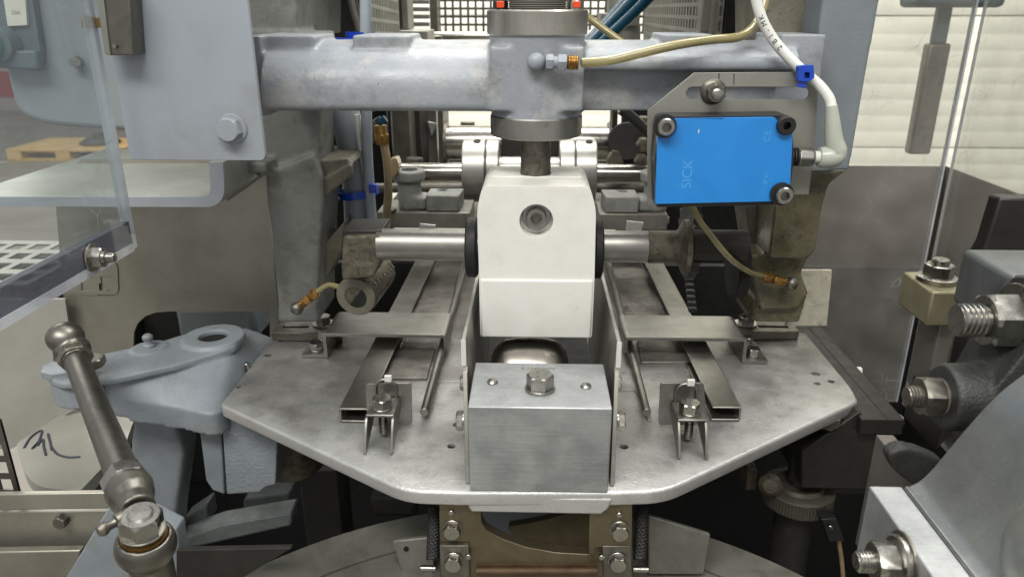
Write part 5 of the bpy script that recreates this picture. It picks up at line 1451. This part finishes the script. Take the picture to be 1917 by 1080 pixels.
# block and knurled knob under the plate
MB().prism(P([(1502, 845), (1610, 770), (1640, 800), (1638, 918), (1500, 914)], Y=43.5), (0, 5, 0)).build('slide_block', 'dark_machine', None, 'dark oily block hanging below the right corner of the bed', 'block', bevel=.12)
MB().prism(P([(1540, 790), (1575, 786), (1572, 800), (1556, 808), (1536, 802)], Y=43.3), (0, .3, 0)).build('bent_tab', 'dull_steel', None, 'small grey bent tab under the right corner of the bed', 'tab', bevel=.05)
kn = thing('hand_knob', 'knurled round hand knob in the shadow under the right of the bed', 'knob', pt(1495, 975, Y=44))
kc = pt(1495, 912, Y=45.5); zk = kc.z
n_ = 140
b = MB()
pr_ = []
rings = []
for (r_, z_) in ((1.0, -1.1), (2.3, -1.1), (2.42, -1.0), (2.42, .1), (2.3, .2), (1.7, .25), (1.55, .5), (1.4, .5)):
    rings.append([Vector((kc.x + (r_ + (.04 if k % 2 and 2.4 < r_ else 0)) * math.cos(2 * math.pi * k / n_), 45.5 + (r_ + (.04 if k % 2 and 2.4 < r_ else 0)) * math.sin(2 * math.pi * k / n_), zk + z_)) for k in range(n_)])
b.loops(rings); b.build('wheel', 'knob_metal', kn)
MB().cyl((kc.x, 45.5, zk + .4), (kc.x, 45.5, -25.8), .9, n=24).build('stem', 'dark_machine', kn)
MB().cyl((kc.x, 45.5, -60), (kc.x, 45.5, zk - 1.0), 1.4, n=24).build('column', 'dark_machine', kn)
q = pt(1442, 905, Y=44.5); MB().lathe(q, (-.3, -1, .3), [(.2, 0), (.75, 0), (.8, .3), (.5, .6), (.1, .65)], 20).build('lock_screw', 'grimy_cast', kn)
MB().pbox(1398, 880, 1418, 918, 47, 2).build('strip', 'grimy_cast', None, 'small grimy strip left of the knurled knob', 'strip', bevel=.1)
ms = thing('micro_sensor', 'small black block sensor with one screw below the knurled knob', 'sensor', pt(1560, 1010, Y=42))
MB().prism(P([(1538, 972), (1566, 970), (1582, 1012), (1552, 1014)], Y=42), (0, 1, 0)).build('body', 'black_plastic', ms, bevel=.06)
q = pt(1554, 986, Y=41.9); MB().cyl(q, q + Vector((-.1, -.15, 0)), .2, n=14, c=.03).build('screw', 'bolt_steel', ms)
MB().tube(spline(P([(1570, 1010), (1576, 1050), (1580, 1100)], Y=42.5), 5), .15, 8).build('lead', 'brown_tube', ms)
MB().pbox(1545, 905, 1720, 925, 52, 1).build('dark_ledge', 'dark_machine', None, 'dark narrow ledge behind the slide block', 'ledge', bevel=.05)

# dark sheets: rear sheet and side sheet running to the front
YD = 80.0
c = pt(1768, 330, Y=YD)
ds = thing('splash_sheet', 'dark brownish steel splash sheet behind the right clear guard, folded at the corner', 'panel', (c.x, YD, -60))
x0 = pt(1480, 450, Y=YD).x
zt_ = pt(1650, 311, Y=YD).z
MB().box(x0, c.x, YD, YD + .3, -60, zt_).build('rear_sheet', 'dark_sheet', ds, bevel=.03)
MB().box(c.x, c.x + .3, 60, YD + .3, -60, zt_).build('side_sheet', 'dark_sheet', ds, bevel=.03)
# hanging post and mount behind the guard
YH = 120.0
hp_ = thing('hanging_post', 'blurred grey hanging post with a narrow neck behind the right clear guard', 'post', pt(1735, 290, Y=YH))
q0, q1 = pt(1722, 290, Y=YH), pt(1755, 82, Y=YH)
MB().box(q0.x - 1.7, q0.x + 1.7, YH, YH + 2, q0.z, q1.z).build('tube', 'dull_steel', hp_, bevel=.4)
MB().box(q0.x - 1.0, q0.x + 1.0, YH + .3, YH + 1.7, q1.z, 6).build('neck', 'switch_grey', hp_, bevel=.2)
MB().box(pt(1702, 10, Y=YH).x, pt(1862, 10, Y=YH).x, YH - 3, YH + 4, pt(1780, 15, Y=YH).z, 8).build('mount', 'switch_grey', hp_, bevel=.8)
# right acrylic guard: front pane and side pane folded at the corner
YA = 66.0
cx_ = pt(1763, 380, Y=YA).x
ag = thing('clear_guard', 'scratched clear acrylic guard at right, folded along an upright edge', 'guard', (cx_, YA, -32), 'clear acrylic guards')
zlo2 = pt(1682, 752, Y=YA).z
MB().box(pt(1470, 300, Y=YA).x, cx_ - .5, YA, YA + .5, zlo2, 20).build('front_pane', 'acrylic_scratched', ag, flat=True)
MB().box(cx_ - .5, cx_ - .34, YA - .02, YA + .52, zlo2, 20).box(cx_ + .02, cx_ + .2, YA - .35, YA - .2, zlo2, 20).build('fold_edge', 'acrylic_edge', ag, flat=True)
MB().box(cx_ - .1, cx_ + .4, 34, YA - .35, zlo2, 20).build('side_pane', 'acrylic_scratched', ag, flat=True)
# brass block behind it
bb_ = thing('brass_block', 'yellowish brass block with a slotted bolt on top, seen through the right guard', 'block', pt(1760, 620, Y=52))
zt_ = pt(1770, 497, Y=56).z
q = P([(1716, 478), (1790, 478), (1840, 512), (1800, 520), (1730, 506)], Z=zt_)
xq0, xq1 = pt(1752, 520, Y=50).x, pt(1832, 520, Y=50).x
MB().box(xq0, xq1, 50, 54.5, zt_ - 2.6, zt_).build('body', 'pale_brass', bb_, bevel=.15)
MB().box(xq0 + 1.6, xq1 - .2, 51, 54, zt_ - 9, zt_ - 2.61).build('base', 'galvanised', bb_, bevel=.15)
q = Vector(((xq0 + xq1) / 2, 52.4, zt_))
MB().lathe(q, (0, 0, 1), [(1.35, 0), (1.4, .1), (1.4, .35), (1.3, .4)], 32).build('washer', 'bolt_steel', bb_)
MB().hexa(q + Vector((0, 0, .4)), (0, 0, 1), 1.8, .9, .2).build('nut', 'bolt_steel', bb_, ang=22)
MB().cyl(q + Vector((0, 0, 1.2)), q + Vector((0, 0, 1.7)), .6, n=20, c=.08).build('stud', 'bolt_steel', bb_)
# black plate at the far right
YBP = 44.0
q = P([(1872, 371), (1975, 371), (1960, 760), (1780, 760), (1808, 620), (1832, 480), (1845, 460)], Y=YBP)
MB().prism(q, (0, 1.2, 0)).build('cover_plate', 'black_bar', None, 'black upright plate edge at the far right behind the big nut', 'plate', bevel=.15)
# cast arm carrying two studs (axis along X)
am = thing('link_arm', 'black rough cast link arm at right carrying two nuts on threaded studs', 'arm', (26, 33, -24))
n2 = pt(1752, 742, Y=32.2); n1 = pt(1888, 600, Y=32.6)
xa_ = n2.x + .25
def link_outline(c1, r1, c2, r2, n=14):
    d = Vector(c2) - Vector(c1); base = math.atan2(d.y, d.x); L = d.length
    al = math.acos((r1 - r2) / L)
    o = []
    for k in range(n + 1):
        t = base + al + (2 * math.pi - 2 * al) * k / n
        o.append((c1[0] + r1 * math.cos(t), c1[1] + r1 * math.sin(t)))
    for k in range(n + 1):
        t = base - al + (2 * al) * k / n
        o.append((c2[0] + r2 * math.cos(t), c2[1] + r2 * math.sin(t)))
    return o
b = MB()
b.lathe((xa_, 32.2, n2.z), (1, 0, 0), [(.5, 0), (1.5, 0), (1.6, .2), (1.65, 2), (1.65, 4)], 40)
lk = link_outline((32.4, n2.z), 1.6, (33.0, n1.z), 2.0)
def lx(y, z):
    f = max(0, min(1, (z - n2.z) / (n1.z - n2.z)))
    return xa_ + .9 + (n1.x + .55 - xa_ - .9) * f
b.prism([(lx(y, z), y, z) for y, z in lk], (4, 0, 0))
b.build('arm_casting', 'black_cast', am, cast=.1, smooth=5)
b = MB()
b.lathe((n1.x + .45, 32.6, n1.z), (1, 0, 0), [(.5, 0), (2.0, 0), (2.1, .12), (2.1, 4)], 44)
b.build('boss', 'black_cast', am)
q0 = pt(1842, 486, Y=33.5); q1 = pt(1842, 560, Y=33.5)
q0 = pt(1842, 487, Y=35.5); b = MB(); b.prism([(q0.x + .3, 33.6, q0.z - .15), (q0.x, 37.5, q0.z), (q0.x, 37.5, n1.z - 1), (q0.x + .3, 34.4, n1.z - 1)], (8, 0, 0))
b.build('head_block', 'head_cast', am, bevel=.3, seg=3)
# nut 1 (big) and nut 2
def studnut(c, af, r, lead, parent, m, nh, wr):
    MB().thread((c.x - lead - nh + .1, c.y, c.z), (1, 0, 0), r, lead + .2, r * .3, 28, r * .12).build('stud', m, parent)
    nn = MB().hexa((c.x - nh, c.y, c.z), (1, 0, 0), af, nh, .12, both=True, chamfer=.25).build('nut', m, parent, ang=22)
    MB().ring((c.x, c.y, c.z), (1, 0, 0), r, wr, .28, 40, .05).build('washer', m, nn)
studnut(Vector((n1.x + .2, 32.6, n1.z)), 2.35, .78, 1.35, am, 'bolt_steel', 1.35, 1.75)
studnut(Vector((xa_ - .1, 32.2, n2.z)), 1.75, .52, .7, am, 'dull_steel', .95, .9)
# aluminium bar, cover casting
ZBAR = -19.0
bl_, br2 = pt(1627, 909, Z=ZBAR), pt(1686, 908, Z=ZBAR)
xb0, xb1, yb_ = bl_.x, br2.x, bl_.y
ab = thing('support_bar', 'pale machined aluminium bar at lower right, pointing to the front', 'bar', ((xb0 + xb1) / 2, 20, ZBAR - 4))
MB().box(xb0, xb1, 6, yb_, ZBAR - 3.4, ZBAR).build('bar', 'box_metal', ab, bevel=.06)
c = pt(1690, 1052, X=xb0)
studnut(Vector((xb0 - .3, c.y, c.z)), 1.5, .42, .75, ab, 'bolt_steel', .85, 1.05)
MB().ring((xb0 - .06, c.y, c.z), (1, 0, 0), .4, 1.2, .1, 40).build('plain_washer', 'dull_steel', ab)
studnut(Vector((xb0 - .2, c.y - 1.5, c.z - 1.7)), 1.5, .42, .4, ab, 'bolt_steel', .85, 1.0)
# lower dark bar with light top
ZL2 = -24.0
l0, l1 = pt(1640, 813, Z=ZL2), pt(1672, 813, Z=ZL2)
MB().box(l0.x, l1.x, 30, l0.y, ZL2 - 8, ZL2).build('lower_bar', 'dark_sheet', None, 'dark bar with a pale top edge behind the aluminium support bar', 'bar', bevel=.05)
b = MB(); b.prism(P(rp([(1660, 852), (1690, 838), (1725, 845), (1765, 862), (1790, 905), (1745, 935), (1716, 914), (1676, 884)], 8, 3), Y=33), (0, .9, 0))
b.build('cast_lug', 'black_cast', None, 'black cast lug beside the dark bar at right', 'lug', cast=.12, smooth=6)
MB().prism(P([(1772, 760), (1802, 745), (1782, 812), (1750, 845)], Y=38), (0, 4, 0)).build('rib', 'black_bar', None, 'narrow black rib below the link arm', 'rib', bevel=.08)
# big cover: profile in XZ extruded towards the front
YCV = yb_ + .2
prof = [pt(a, b_, Y=YCV) for a, b_ in ((1690, 911), (1704, 906), (1722, 896), (1745, 874), (1775, 838), (1810, 796), (1850, 752), (1890, 716), (1930, 690), (1990, 668))]
prof = [(p.x, p.z) for p in spline(prof, 5)]
cv = thing('cover_casting', 'large smooth grey aluminium cover casting at the lower right corner', 'cover', (prof[0][0], 20, ZBAR - 4))
b = MB()
lo = [(x + .15, z - .35) for x, z in prof]
ring = prof + [(prof[-1][0] + 8, prof[-1][1] + .5), (prof[-1][0] + 8, ZBAR - 8), (prof[0][0], ZBAR - 8)]
b.loops([[(x, YCV, z) for x, z in offset2(ring, .15)], [(x, YCV - .06, z) for x, z in offset2(ring, .04)], [(x, YCV - .2, z) for x, z in ring], [(x, 6, z) for x, z in ring]])
b.build('shell', 'cover_aluminium', cv, ang=45)
MB().cyl((prof[0][0] + .1, YCV - .1, prof[0][1] + .04), (prof[0][0] + .1, 6, prof[0][1] + .04), .07, n=12).build('rim_bead', 'cover_aluminium', cv)
q = pt(1990, 1060, Y=20); MB().sphere((q.x + 1.2, 18.5, q.z - .4), 2.9, 36, (1, 1.6, 1)).build('bulge', 'cover_aluminium', cv)
